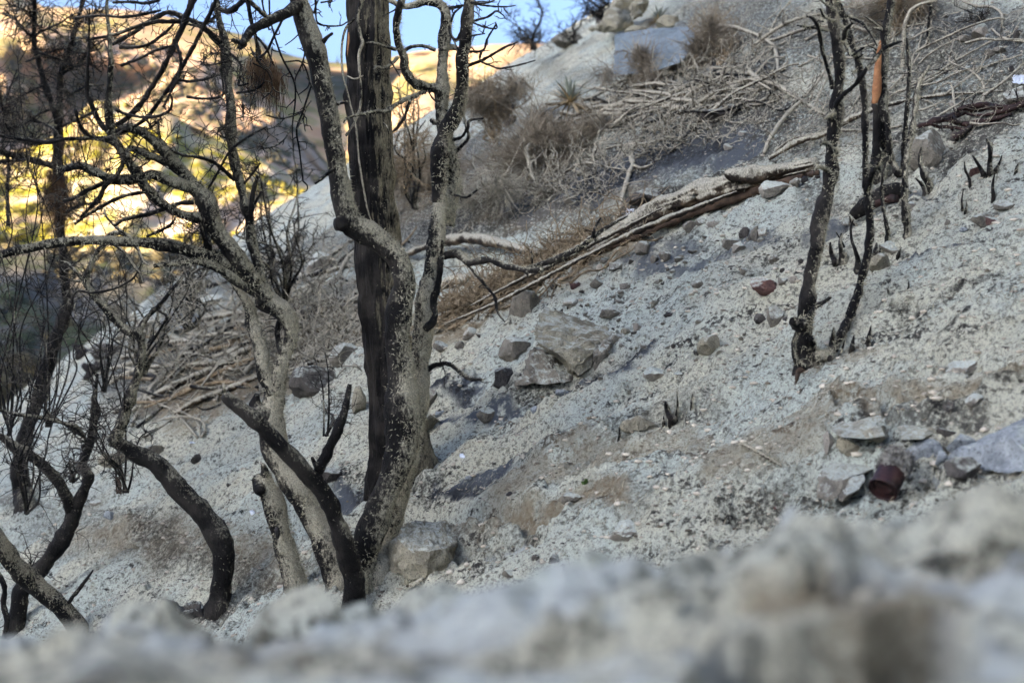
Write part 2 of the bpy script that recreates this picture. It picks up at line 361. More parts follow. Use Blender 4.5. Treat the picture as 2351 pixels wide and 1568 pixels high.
def stroke_mask(U, V, pts, w):
    best = np.full(U.shape, 1e9)
    for (a, b), (c, d) in zip(pts[:-1], pts[1:]):
        L2 = (c - a) ** 2 + (d - b) ** 2
        t = np.clip(((U - a) * (c - a) + (V - b) * (d - b)) / L2, 0, 1)
        best = np.minimum(best, np.hypot(U - a - t * (c - a), (V - b - t * (d - b)) * 1.3))
    return 1 - sstep(w * .45, w * 1.5, best)

def relief_at(x, y):
    """fine relief plus hollows; the hollows live in plan (found from the base slope)"""
    P = np.stack([x, y, hbase(x, y)], -1); U, V = project(P)
    z = relief(x, y) * (0.35 + .65 * sstep(60, 3, y))
    for a, w, pts, hw in STROKES:
        if a == 'hollow': z = z - .07 * w * stroke_mask(U, V, pts, hw)
        if a == 'ledge': z = z - .06 * w * stroke_mask(U, V, pts, hw)
    return z
def ground_z(x, y):
    x = np.atleast_1d(np.asarray(x, float)); y = np.atleast_1d(np.asarray(y, float))
    return hbase(x, y) + relief_at(x, y)

def build_ground():
    nu = 620
    k = np.linspace(-1, 1, nu); tanx = .42 * k + .22 * k ** 5
    yy = np.concatenate([1.8 * np.exp(np.linspace(0, 1, 1180) * math.log(9 / 1.8)), 9 * np.exp(np.linspace(0, 1, 171) * math.log(44 / 9))[1:]]); nv = len(yy)
    T, Y = np.meshgrid(tanx, yy); X = T * Y
    x, y = X.ravel(), Y.ravel()
    zb = hbase(x, y); P = np.stack([x, y, zb], -1); U, V = project(P)
    z = zb + relief_at(x, y)
    GRID.update(t=tanx, y=yy, z=z.reshape(nv, nu))
    i = np.arange(nu * nv).reshape(nv, nu)
    q = np.stack([i[:-1, :-1], i[:-1, 1:], i[1:, 1:], i[1:, :-1]], -1).reshape(-1, 4)
    me = raw_mesh('ground', np.stack([x, y, z], -1), q)
    wob = 26 * fbm2(x * 4, y * 4, 3, 61); wob2 = 14 * fbm2(x * 4, y * 4, 3, 71)
    for name in ('char', 'blue', 'tan', 'white', 'soil'):
        a = np.zeros(len(x))
        for s, w, pts, hw in STROKES:
            if s == name: a = np.maximum(a, w * stroke_mask(U + wob, V + wob2, pts, hw))
        attr(me, name, a)
    link('ground', me, M['soil'], kind='structure')
    # the rest of the hillside, coarse, a little below the detailed slope where the two overlap
    xs = np.concatenate([np.linspace(-90, -12, 40), np.linspace(-11, 12, 60), np.linspace(13, 90, 50)]); ys = np.concatenate([np.linspace(-60, -2, 40), np.linspace(-1.5, 50, 90), np.linspace(52, 95, 30)])
    X, Y = np.meshgrid(xs, ys); x, y = X.ravel(), Y.ravel()
    z = hbase(x, y) + .5 * fbm2(x * .15, y * .15, 3, 81) * sstep(14, 30, np.abs(x)) 
    ins = sstep(.80, .60, np.abs(x) / np.maximum(y, .3)) * sstep(.6, 2.0, y) * sstep(60, 40, y)
    z = z - .45 * ins
    nu, nv = len(xs), len(ys); i = np.arange(nu * nv).reshape(nv, nu)
    q = np.stack([i[:-1, :-1], i[:-1, 1:], i[1:, 1:], i[1:, :-1]], -1).reshape(-1, 4)
    me = raw_mesh('hillside', np.stack([x, y, z], -1), q)
    link('hillside', me, M['soil'], kind='structure')
build_ground()

# the bank of ash right in front of the lens
def build_bank():
    su = np.array([-700, 0, 180, 380, 500, 600, 720, 850, 1100, 1400, 1560, 1700, 1850, 2000, 2150, 2351, 3000])
    sv = np.array([1482, 1474, 1458, 1450, 1444, 1426, 1412, 1398, 1392, 1378, 1340, 1312, 1265, 1222, 1194, 1155, 1040])
    nu, nv = 420, 260
    u = np.linspace(-650, 2950, nu); yr = 1.30
    vs_ = np.interp(u, su, sv); zr = at(u, vs_, yr)[:, 2]
    zn = at(u, np.full(nu, 1720.0) + (vs_ - 1380) * .25, .55)[:, 2]
    t = np.linspace(0, 1.6, nv)
    dx, _ = ray(u, np.full(nu, 1400.0))
    y = .40 + t * (yr - .40)
    X = dx[None, :] * (.55 * yr + .45 * y[:, None]); Y = np.repeat(y[:, None], nu, 1)
    s = np.clip((Y - .55) / (yr - .55), -.3, 1)
    Z = zn[None] * (1 - s) + zr[None] * s
    over = np.maximum(Y - yr, 0); Z = Z - 1.15 * over - 1.2 * over ** 2
    n = .030 * fbm2(X * 5, Y * 7, 3, 91) + .026 * fbm2(X * 13, Y * 18, 3, 95, .6) + .006 * fbm2(X * 50, Y * 50, 2, 97)
    Z = Z + n * sstep(0, .25, 1.6 - t)[:, None] * (.12 + .88 * sstep(.55, 1.15, Y))
    U, W = project(np.stack([X, Y, Z], -1)); wu = 45 * fbm2(X * 9, Y * 9, 3, 99); wv = 30 * fbm2(X * 9, Y * 9, 3, 98)
    sm = lambda pts, w: stroke_mask(U + wu, W + wv, pts, w) * (Y < yr)
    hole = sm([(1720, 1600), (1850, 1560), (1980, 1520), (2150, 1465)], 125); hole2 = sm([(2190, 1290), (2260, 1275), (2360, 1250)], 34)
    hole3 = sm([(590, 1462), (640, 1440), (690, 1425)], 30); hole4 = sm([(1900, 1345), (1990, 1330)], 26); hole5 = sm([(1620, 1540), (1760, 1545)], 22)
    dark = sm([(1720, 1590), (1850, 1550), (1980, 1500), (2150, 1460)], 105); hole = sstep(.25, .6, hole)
    Z = Z - .30 * hole - .05 * hole2 - .03 * hole3 - .03 * hole4 - .03 * hole5
    Z = Z + .018 * sm([(1300, 1450), (1700, 1380), (1900, 1290)], 50)
    i = np.arange(nu * nv).reshape(nv, nu)
    q = np.stack([i[:-1, :-1], i[:-1, 1:], i[1:, 1:], i[1:, :-1]], -1).reshape(-1, 4)
    V = np.stack([X, Y, Z], -1).reshape(-1, 3); me = raw_mesh('ash_bank', V, q)
    attr(me, 'char', np.clip(1.7 * dark + .40 * sstep(.22, .5, fbm2(X * 8, Y * 11, 3, 87)) * (Y < yr) + 1.1 * hole2 + 1.0 * hole3 + .5 * hole4 + .5 * hole5, 0, 1.6).ravel())  # shade of the hollows painted in as char, beside random dark blotches
    attr(me, 'tan', np.clip(.75 * sm([(1780, 1410), (1900, 1375), (2100, 1360), (2300, 1310)], 40) * (1 - dark) + .7 * sm([(500, 1480), (700, 1450)], 45) + .4 * sm([(900, 1500), (1300, 1480)], 40) + .8 * hole4, 0, 1).ravel())
    attr(me, 'blue', np.zeros(len(V))); attr(me, 'soil', np.zeros(len(V))); attr(me, 'white', np.clip(.7 * (1 - dark) * sstep(.0, .5, fbm2(X * 6, Y * 8, 3, 90)), 0, 1).ravel())
    link('ash_bank', me, M['soil'], kind='structure')
build_bank()

# ------------------------------------------------------------------ far hills
def build_hill(name, mat, us, vtop, vbot, Ytop, Ybot, ridge, seed, amp, nu=170, nv=90):
    """a hillside seen from across the valley: skyline vtop(u), foot vbot(u); ridge(u,t) pushes it nearer or farther"""
    u = np.linspace(us[0], us[1], nu); t = np.linspace(0, 1, nv)
    U, T = np.meshgrid(u, t)
    vt = np.interp(u, *zip(*vtop)); vb = np.interp(u, *zip(*vbot))
    V = vt[None] + (vb - vt)[None] * T
    Y = Ytop + (Ybot - Ytop) * T ** .8
    Y = Y * (1 + ridge(U, T))
    env = sstep(0, .04, T)
    Y = Y * (1 + amp * fbm2(U * .011 + T * 1.5, T * 3.2 + U * .002, 5, seed, .58) * env)
    V = V + 3.5 * fbm2(U * .03, T * 0 + 1.5, 3, seed + 5) * (1 - T)
    P = at(U.ravel(), V.ravel(), Y.ravel())
    # fold the top over so that the hill has a back
    B = P.reshape(nv, nu, 3)[0].copy(); B[:, 1] += Ytop * .35; B[:, 2] -= Ytop * .14
    P = np.concatenate([B, P])
    i = np.arange(nu * (nv + 1)).reshape(nv + 1, nu)
    q = np.stack([i[:-1, :-1], i[1:, :-1], i[1:, 1:], i[:-1, 1:]], -1).reshape(-1, 4)
    me = raw_mesh(name, P, q)
    return link(name, me, mat, kind='structure'), P.reshape(nv + 1, nu, 3)
bumpf = lambda U, a, b, c: np.interp(U, [a, b, c], [0, 1, 0])
sky_v = [(-1500, -60), (-300, -30), (0, -12), (70, -4), (100, 14), (300, 24), (400, 40), (500, 66), (580, 84), (650, 124), (720, 140), (800, 146), (870, 140), (950, 120), (1050, 107), (1250, 100), (1600, 95), (3600, 60)]
far_hill, PF = build_hill('far_hills', M['hill_far'], (-1500, 3600), sky_v, [(-1500, 420), (3600, 420)], 900, 560,
    lambda U, T: .16 * np.interp(U, [-1500, 0, 440, 520, 760, 980, 1500, 3600], [.3, .1, 0, 0, 1.0, .25, .2, 0]) * sstep(.05, .2, T), 301, .022)
mid_hill, PM = build_hill('mid_hills', M['hill_mid'], (-1500, 1000),
    [(-1500, -60), (-300, 20), (0, 42), (120, 62), (260, 88), (400, 104), (500, 150), (560, 196), (640, 250), (700, 310), (760, 385), (820, 450), (1000, 520)],
    [(-1500, 560), (0, 520), (400, 430), (1000, 560)], 520, 360,
    lambda U, T: .20 * np.interp(U - 190 * (T - .4), [-1500, -700, -120, 40, 190, 420, 560, 700, 1000], [.2, .5, .0, .30, .85, .30, .22, .22, .2]) * sstep(.10, .30, T), 311, .030)
near_hill, PN = build_hill('near_hills', M['hill_near'], (-1500, 1050),
    [(-1500, 330), (-200, 350), (0, 360), (120, 318), (215, 232), (300, 238), (400, 268), (480, 305), (560, 345), (650, 392), (740, 432), (820, 470), (1050, 560)],
    [(-1500, 640), (0, 625), (300, 610), (760, 560), (1050, 600)], 300, 200,
    lambda U, T: .10 * np.interp(U, [-1500, 0, 220, 500, 1050], [.2, .4, .3, 0, .1]), 321, .03)
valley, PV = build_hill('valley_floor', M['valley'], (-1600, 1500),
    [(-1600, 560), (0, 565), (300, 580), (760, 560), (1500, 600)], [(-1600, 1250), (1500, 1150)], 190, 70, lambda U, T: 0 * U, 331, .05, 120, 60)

# added unseen ridge behind the camera, shaped to keep low sun off this slope
def build_shade_ridge():
    ax = np.array([math.sin(SUN_AZ), math.cos(SUN_AZ)]); px = np.array([-ax[1], ax[0]])          # toward the sun; along the crest
    if px[1] < 0: px = -px
    s, w = np.meshgrid(np.linspace(-80, 250, 70), np.linspace(-1, 1, 40)); d = 150 + 75 * w
    X = ax[0] * d + px[0] * s; Y = ax[1] * d + px[1] * s
    H = 57 * (1 - np.abs(w) ** 1.6) * sstep(-80, -35, s) * sstep(250, 200, s) + 3 * fbm2(X * .03, Y * .03, 4, 341) * (1 - w * w)
    Z = -46 + (H + 46 * np.minimum(1, (1 - np.abs(w)) * 3)) * 1.0
    nv, nu = X.shape; i = np.arange(nu * nv).reshape(nv, nu); q = np.stack([i[:-1, :-1], i[:-1, 1:], i[1:, 1:], i[1:, :-1]], -1).reshape(-1, 4)
    link('ridge', raw_mesh('ridge', np.stack([X, Y, Z], -1).reshape(-1, 3), q), M['valley'], kind='structure')
build_shade_ridge()

def blob_scatter(name, mats, P, n, rmin, rmax, seed, keep=None):
    """round scrub bushes far across the valley, too many and too small to count"""
    r = np.random.default_rng(seed); bm = bmesh.new(); bmesh.ops.create_icosphere(bm, subdivisions=1, radius=1.0)
    sv = np.array([v.co[:] for v in bm.verts]); sf = np.array([[v.index for v in f.verts] for f in bm.faces]); bm.free()
    nv, nu = P.shape[:2]
    a = r.uniform(1.5, nv - 2, n * 4); b = r.uniform(0, nu - 2, n * 4)
    cl = fbm2(a * .09, b * .07, 3, seed)
    idx = np.argsort(-cl + r.normal(0, .35, n * 4))[:n]; a, b = a[idx], b[idx]
    c = P[a.astype(int), b.astype(int)] * .5 + P[a.astype(int) + 1, b.astype(int) + 1] * .5
    R = r.uniform(rmin, rmax, n)[:, None, None] * np.array([1.1, 1.1, .75]) * (1 + .3 * r.normal(size=(n, len(sv), 1)))
    V = (c[:, None, :] + sv[None] * R).reshape(-1, 3)
    F = (sf[None] + (np.arange(n) * len(sv))[:, None, None]).reshape(-1, 3)
    me = raw_mesh(name, V, tris=F, smooth=False); me.materials.append(mats)
    return link(name, me, kind='stuff')
blob_scatter('hill_scrub', M['scrub'], PN, 3200, .3, .95, 5)
blob_scatter('hill_scrub', M['scrub_dark'], PM, 2200, .8, 2.0, 6)
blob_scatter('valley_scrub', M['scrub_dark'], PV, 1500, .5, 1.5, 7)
for o in [o for o in col.objects if o.name.startswith(('hill_scrub', 'valley_scrub'))]:
    o['label'] = {'hill_scrub': 'yellow green scrub dotting the nearer sunlit hill', 'hill_scrub.001': 'dark dry scrub dotting the big sunlit hill behind', 'valley_scrub': 'shaded scrub on the valley floor below'}[o.name]; o['category'] = 'scrub'
# a few conifers on the far skyline
def far_conifer(u, v, h, Y, label):
    b = at(u, v, Y); H = h * Y / FPX; r = np.random.default_rng(int(u))
    root = link('conifer_tree', None, label=label, cat='tree', group='conifers on the far ridge', loc=b)
    V, R_ = tube_arr(np.array([[[0, 0, -.1 * H], [0, 0, H * .5], [0, 0, H]]]), np.array([[.04 * H, .03 * H, .008 * H]]), 6)
    link('trunk', raw_mesh('trunk', V, R_), M['bark_dark'], root)
    n = 240; t = r.uniform(.12, 1, n); a = r.uniform(0, 6.283, n); L = .26 * H * (1 - t) + .03 * H
    p0 = np.stack([0 * t, 0 * t, t * H], -1); d = np.stack([np.cos(a), np.sin(a), r.uniform(-.5, .1, n)], -1)
    p1 = p0 + d * L[:, None]; s = np.stack([-np.sin(a), np.cos(a), 0 * a], -1) * (L * .25)[:, None]
    V = np.stack([p0, (p0 + p1) / 2 + s, p1, (p0 + p1) / 2 - s], 1).reshape(-1, 3)
    link('crown', raw_mesh('crown', V, np.arange(n * 4).reshape(-1, 4), smooth=False), M['scrub_dark'], root)

# ------------------------------------------------------------------ tubes and plants
def frames(P):
    t = np.gradient(P, axis=1); t /= np.linalg.norm(t, axis=2, keepdims=True) + 1e-12
    ref = np.array([.08, 1.0, .05]); ref /= np.linalg.norm(ref)
    a = np.cross(t, ref); n = np.linalg.norm(a, axis=2, keepdims=True)
    a = np.where(n < .05, np.cross(t, np.array([1.0, 0, 0])), a); a /= np.linalg.norm(a, axis=2, keepdims=True) + 1e-12
    return t, a, np.cross(t, a)
def tube_arr(P, R, k, ridge=None):
    """many tubes at once: P (N,m,3), R (N,m) -> vertices, quads (closed ends)"""
    N, m = R.shape
    t, a, b = frames(P)
    P = np.concatenate([P[:, :1], P, P[:, -1:]], 1); R2 = np.concatenate([np.full((N, 1), 1e-5), R, np.full((N, 1), 1e-5)], 1)
    a = np.concatenate([a[:, :1], a, a[:, -1:]], 1); b = np.concatenate([b[:, :1], b, b[:, -1:]], 1); m += 2
    th = np.arange(k) / k * 2 * math.pi
    off = a[:, :, None, :] * np.cos(th)[None, None, :, None] + b[:, :, None, :] * np.sin(th)[None, None, :, None]
    rr = np.repeat(R2[:, :, None], k, 2)
    if ridge is not None: rr = rr * ridge(P, off, th)
    V = P[:, :, None, :] + off * rr[..., None]
    i = np.arange(N * m * k).reshape(N, m, k); j = np.roll(i, -1, 2)
    q = np.stack([i[:, :-1], j[:, :-1], j[:, 1:], i[:, 1:]], -1).reshape(-1, 4)
    return V.reshape(-1, 3), q
def catmull(Q, n):
    """smooth resample of rows Q to n rows"""
    Q = np.asarray(Q, float)
    if len(Q) == 2:
        s = np.linspace(0, 1, n)[:, None]; return Q[:1] * (1 - s) + Q[1:] * s
    E = np.concatenate([[2 * Q[0] - Q[1]], Q, [2 * Q[-1] - Q[-2]]])
    d = np.concatenate([[0], np.cumsum(np.hypot(*(np.diff(Q[:, :2], axis=0).T)) + 1e-6)])
    s = np.linspace(0, d[-1], n); k = np.clip(np.searchsorted(d, s, side='right') - 1, 0, len(Q) - 2)
    f = ((s - d[k]) / (d[k + 1] - d[k]))[:, None]
    p0, p1, p2, p3 = E[k], E[k + 1], E[k + 2], E[k + 3]
    return .5 * ((2 * p1) + (-p0 + p2) * f + (2 * p0 - 5 * p1 + 4 * p2 - p3) * f ** 2 + (-p0 + 3 * p1 - 3 * p2 + p3) * f ** 3)
def gnarl(p0, d, L, n, r, wild=.3, bias=(0, 0, 0)):
    """a crooked twig of n points"""
    d = np.asarray(d, float); d = d / (np.linalg.norm(d) + 1e-9); P = [np.asarray(p0, float)]; s = L / (n - 1); bz = np.asarray(bias, float)
    for _ in range(n - 1):
        d = d + r.normal(0, wild, 3) * np.array([1, .7, 1]) + bz; d = d / np.linalg.norm(d); P.append(P[-1] + d * s)
    return np.array(P)
TW = 7
class Plant:
    def __init__(s, name, label, cat, uv, Y=None, group=None, seed=1):
        s.Y = ground_hit(*uv) if Y is None else Y
        b = at(uv[0], uv[1], s.Y); s.base = b; s.r = np.random.default_rng(seed)
        s.root = link(name, None, label=label, cat=cat, group=group, loc=b)
        s.pix = []; s.br = []; s.tw = []; s.twr = []; s.fz = []
    def depth(s, u, v):
        A = np.array(s.pix); return A[np.argmin(np.hypot(A[:, 0] - u, A[:, 1] - v)), 2]
    def add(s, part, c, txt, mat, dy=0.0, y0=None, bark='lump', sides=None, bury=False, flare=1.0, wob=.035, label=None, fuzz=0, parent=None, amp=1.0, lump=1.0):
        q = tr(c, txt) if isinstance(txt, str) else np.array(txt, float)
        if y0 is None: y0 = s.depth(q[0, 0], q[0, 1]) if s.pix else s.Y
        L = np.hypot(*np.diff(q[:, :2], axis=0).T).sum(); w = np.median(q[:, 2])
        n = int(np.clip(L / max(w * .30, 1.6), 8, 420))
        Q = catmull(q, n); f = np.linspace(0, 1, n)
        ph = s.r.uniform(0, 99)
        Y = y0 + dy * f + wob * np.sin(f * math.pi) ** .5 * vnoise2(f * 3 + ph, f * 0 + 3.3, 3)
        mg = (np.minimum(f * 8, 1) if bury else 1.0) * (Q[:, 2] * .5 * Y / FPX * 2.2 + .006)
        Y = np.minimum(Y, np.array([ground_hit(a, b) for a, b in Q[:, :2]]) - mg)                 # nothing sinks into the slope
        if n > 12: Y = np.minimum(Y, np.convolve(np.pad(Y, 4, 'edge'), np.ones(9) / 9, 'valid'))
        P = at(Q[:, 0], Q[:, 1], Y); R = np.maximum(Q[:, 2], 1.2) * .5 * Y / FPX
        if bury:
            R = R * (1 + (flare - 1) * np.exp(-f * L / (w * .9)))
            P = np.concatenate([[P[0] + np.array([0, .02, -.10])], P]); R = np.concatenate([[R[0] * 1.15], R]); Q = np.concatenate([Q[:1], Q]); Y = np.concatenate([Y[:1], Y])
        s.pix += list(zip(Q[:, 0], Q[:, 1], Y))
        k = sides or int(np.clip(w * .55, 6, 28))
        sd = int(s.r.integers(1000)); rm = R.mean()
        def ridge(Pp, off, th):
            X = Pp[:, :, None, :] + off * rm
            e = .30 * lump * vnoise(X / (rm * 2.6) + sd, sd) + .13 * vnoise(X / (rm * .8), sd + 1) + .07 * vnoise(X / (rm * .33), sd + 2)
            if bark in ('ridge', 'grain'):
                sl = np.concatenate([[0], np.cumsum(np.linalg.norm(np.diff(Pp[0], axis=0), axis=1))])[None, :, None] / rm; kk = 7.0 if bark == 'ridge' else 3.2
                C = np.stack(np.broadcast_arrays(np.cos(th)[None, None] * kk, np.sin(th)[None, None] * kk, sl * (.55 if bark == 'ridge' else .22)), -1)
                g1 = np.abs(vnoise(C + .25 * vnoise(C * 2.1, sd + 6)[..., None], sd + 3)); g2 = vnoise(C * np.array([2.6, 2.6, 2.2]), sd + 4)
                e = .06 * vnoise(X / (rm * 2), sd) + (.30 if bark == 'ridge' else .42) * (g1 - .35) + .10 * g2 + (.0 if bark == 'ridge' else .22 * vnoise(X / (rm * 1.6), sd + 8))
            if bark == 'smooth': e = e * .35
            return np.clip(1 + e * amp, .45, 1.8)
        V, F = tube_arr(P[None], R[None], k, ridge)
        o = link(part, raw_mesh(part, V - s.base, F), M[mat], parent or s.root, label=label)
        s.br.append((P, R))
        if fuzz:
            sd_, bi = {'bark_dark': ((.35, -.1, .9), -.35), 'bark_right': ((.95, -.2, .2), -.15), 'bark_pine': ((1.0, -.1, .1), -.30), 'bark_front': ((.8, -.3, .5), -.1)}.get(mat, ((.6, -.3, .7), .1))
            s.fuzz(P, R, int(fuzz * (32 / 100 if mat == 'bark_dark' else .6)), sd_, bi)
        return o
    def fuzz(s, P, R, n, side=(.75, -.3, .6), bias=.1):
        """shaggy ash fibres clinging to the bark"""
        r = s.r; t, a, b = frames(P[None]); t, a, b = t[0], a[0], b[0]
        k = r.choice(len(P), n * 3, p=R / R.sum()); th = r.uniform(0, 6.283, n * 3)
        o = a[k] * np.cos(th)[:, None] + b[k] * np.sin(th)[:, None]
        ok = (o @ np.array(side) + r.normal(0, .45, len(k)) + bias > .25) & (o[:, 1] < .5); k, o = k[ok][:n], o[ok][:n]; m = len(k)
        p = P[k] + o * (R[k] * 1.0)[:, None] + t[k] * r.uniform(-1, 1, m)[:, None] * R[k][:, None] * .3
        d = o * .55 + r.normal(0, .6, (m, 3)) + np.array([0, 0, -.25]); d /= np.linalg.norm(d, axis=1, keepdims=True)
        L = r.uniform(.006, .017, m)[:, None] * (1.0 if bias > -.3 else .6); w = np.cross(d, o); w /= np.linalg.norm(w, axis=1, keepdims=True) + 1e-9
        s.fz.append(np.stack([p - w * (.0011 if bias > -.3 else .0007), p + w * (.0011 if bias > -.3 else .0007), p + d * L], 1))
    def twigs(s, i, n, L, w=3.5, up=0.0, wild=.28, sub=1.0, t0=.1, t1=1.0, dirs=None, flat=.5, taper=.35):
        """n side twigs along branch i, L: (min,max) length in picture units, w: thickness"""
        P, R = s.br[i]; r = s.r; t, a, b = frames(P[None]); t = t[0]
        for _ in range(n):
            k = int(r.uniform(t0, t1) * (len(P) - 1)); sc = P[k, 1] / FPX
            d = r.normal(0, 1, 3) * np.array([1, flat, 1]); d -= t[k] * (d @ t[k]) * .7
            d = d / np.linalg.norm(d) + np.array([0, 0, up]) + t[k] * r.uniform(0, .6)
            if dirs is not None: d = d * .6 + np.asarray(dirs)
            l = r.uniform(*L) * sc; q = gnarl(P[k], d, l, TW, r, wild, (0, 0, up * .1)); rad = w * .5 * sc * r.uniform(.7, 1.2)
            s.tw.append(q); s.twr.append(np.linspace(rad, rad * taper, TW))
            for _ in range(r.poisson(sub)):
                kk = r.integers(1, TW - 1); dd = (q[kk] - q[kk - 1]) / (np.linalg.norm(q[kk] - q[kk - 1]) + 1e-9) + r.normal(0, .8, 3) * np.array([1, flat, 1])
                q2 = gnarl(q[kk], dd, l * r.uniform(.25, .65), TW, r, wild); s.tw.append(q2); s.twr.append(np.linspace(rad * .7, rad * .3, TW))
                for _ in range(r.poisson(sub * .7)):
                    kk = r.integers(1, TW - 1); dd = r.normal(0, 1, 3) * np.array([1, flat, 1]); q3 = gnarl(q2[kk], dd, l * r.uniform(.12, .3), TW, r, wild)
                    s.tw.append(q3); s.twr.append(np.linspace(rad * .5, rad * .25, TW))
    def done(s, tmat='twig', k=4):
        if s.tw:
            V, F = tube_arr(np.array(s.tw), np.array(s.twr), k)
            link('twigs', raw_mesh('twigs', V - s.base, F), M[tmat], s.root, kind='stuff')
        if s.fz:
            V = np.concatenate(s.fz).reshape(-1, 3)
            link('ash_fibres', raw_mesh('ash_fibres', V - s.base, tris=np.arange(len(V)).reshape(-1, 3), smooth=False), M['fuzz'], s.root, kind='stuff')
        return s.root
far_conifer(735, 139, 26, 880, 'dark conifer on the skyline beside the big pine trunk')
far_conifer(775, 146, 18, 880, 'small dark conifer on the skyline close to the pine trunk')
far_conifer(893, 140, 22, 880, 'dark conifer on the skyline between pine and forked tree')
far_conifer(604, 98, 14, 880, 'tiny dark conifer on the long skyline slope')

# --- pine with charred furrowed bark
p = Plant('pine_tree', 'tall straight pine trunk with charred furrowed bark behind the manzanita stems', 'tree', (930, 1108), seed=3)
YP = p.Y
p.add('trunk', 0, '930 1112 128,922 1060 122,908 960 112,897 860 106,884 740 102,872 620 100,861 500 98,854 380 96,849 250 95,845 120 94,843 0 93,841 -120 92', 'bark_pine', y0=YP, bark='ridge', sides=72, bury=True, flare=1.25, wob=0, fuzz=9000)
o = p.add('bare_wood', 0, '804 75 8,805 95 15,805 125 14,803 150 7', 'wood', y0=YP - .026, bark='smooth', wob=0, label='patch of bare orange wood on the charred trunk')
p.add('bare_wood', 0, '818 440 5,820 458 11,820 478 5', 'wood', y0=YP - .034, bark='smooth', wob=0)
p.add('branch', 2, '640 940 18,700 850 15,735 760 18,745 640 18,735 520 20,730 380 22,755 300 26,740 250 24,720 120 26,740 30 28,735 -40 30', 'bark_pale', y0=YP - .13, wob=.02, bark='smooth')
p.add('branch', 2, '840 1580 13,800 1490 13,770 1350 14,730 1100 14,712 900 15,690 800 14,650 640 15,618 500 16,612 330 16,640 200 18,700 130 20', 'bark_pale', y0=YP - .15, wob=.02, bark='smooth')
p.add('branch', 2, '650 530 14,700 550 16,760 525 10', 'bark_pale', bark='smooth'); p.add('branch', 2, '900 850 10,925 880 14,940 930 10', 'bark_pale', y0=YP - .14, bark='smooth')
p.done()

# --- manzanita clump in front: stems A (grey S-bend), C (pale fork)
p = Plant('burnt_manzanita', 'grey twisted manzanita with an S-bend, rising beside the black pine trunk', 'tree', (838, 1345), seed=11)
YA = p.Y
p.add('stem', 0, '836 1352 66,838 1310 64,842 1250 72,862 1190 66,880 1140 58,903 1085 66,926 1020 84,925 960 82,920 900 74,917 830 66,919 760 62,925 690 60,926 640 59,912 600 58,888 568 54,850 538 50,812 516 50,796 490 50,786 450 48,776 390 47,768 340 46,757 280 45,745 220 44,731 150 44,716 95 43,700 50 42,688 0 40,676 -60 38', 'bark_front', y0=YA, bury=True, flare=1.1, fuzz=5200, sides=30)
p.add('branch_stub', 0, '800 512 40,782 516 34,772 518 28', 'bark_dark', dy=-.02); p.add('branch_stub', 2, '455 330 46,500 270 34,545 235 20', 'bark_dark', dy=-.08)
p.add('branch_stub', 2, '580 720 26,650 705 14', 'bark_pale', dy=-.03); p.add('branch_stub', 2, '560 1165 22,500 1215 22,430 1270 18', 'bark_dark', dy=-.12)
p.add('branch', 0, '690 12 26,655 30 24,620 48 22,585 66 22,566 84 18,556 104 10', 'bark_dark', dy=-.25)
p.add('branch', 0, '620 48 12,590 20 10,560 -10 9', 'bark_front', dy=-.1)
for tx in ('430 0 18,440 150 12,500 180 12,600 180 12,650 155 11', '380 130 12,350 400 12,290 550 11,300 640 8', '400 600 14,340 780 14,300 900 14,320 1050 13,345 1260 10', '220 430 12,330 430 12,380 530 12,380 600 10,310 660 8',
           '110 0 13,120 150 13,190 380 14,280 560 14,290 700 12,270 880 10,280 1050 7', '210 120 20,140 260 20,90 360 18,20 400 15,-20 330 10', '90 800 11,200 820 11,330 780 11,400 700 9', '0 980 11,100 1025 12,210 970 12,270 860 9', '300 900 9,340 830 9,360 910 6', '20 250 14,30 420 12,110 470 11,130 330 9', '470 20 14,520 10 12,560 -10 9', '450 0 11,420 90 10,470 85 8', '60 -10 14,70 60 13,110 210 12', '0 440 11,100 500 10,130 620 9,60 690 7', '325 230 10,270 280 9,220 315 7'):
    p.add('branch', 2, tx, 'bark_dark', dy=.25, y0=YA + .15, bark='smooth')
for i in range(6, 21): p.twigs(i, 6, (10, 40), 3.6, -.2, .3, .5)
p.twigs(0, 5, (20, 50), 4, .1, t0=.6)
# shoot with the forked tip and stem leaning left
p.add('stem', 0, '812 1345 50,806 1310 48,790 1245 46,765 1180 42,735 1122 38,700 1080 36,640 1020 34,575 955 31,530 920 26,516 906 22', 'bark_dark', y0=YA - .10, bury=True, dy=-.15, fuzz=2200)
p.add('branch', 0, '522 912 16,514 898 12,513 882 7', 'bark_pale'); p.add('branch', 0, '722 1105 26,745 1050 26,768 1005 22,790 945 19,804 882 10', 'bark_dark', dy=.05, fuzz=350); p.add('branch_stub', 0, '732 1085 16,722 1062 11,717 1050 8', 'bark_dark')
p.done()

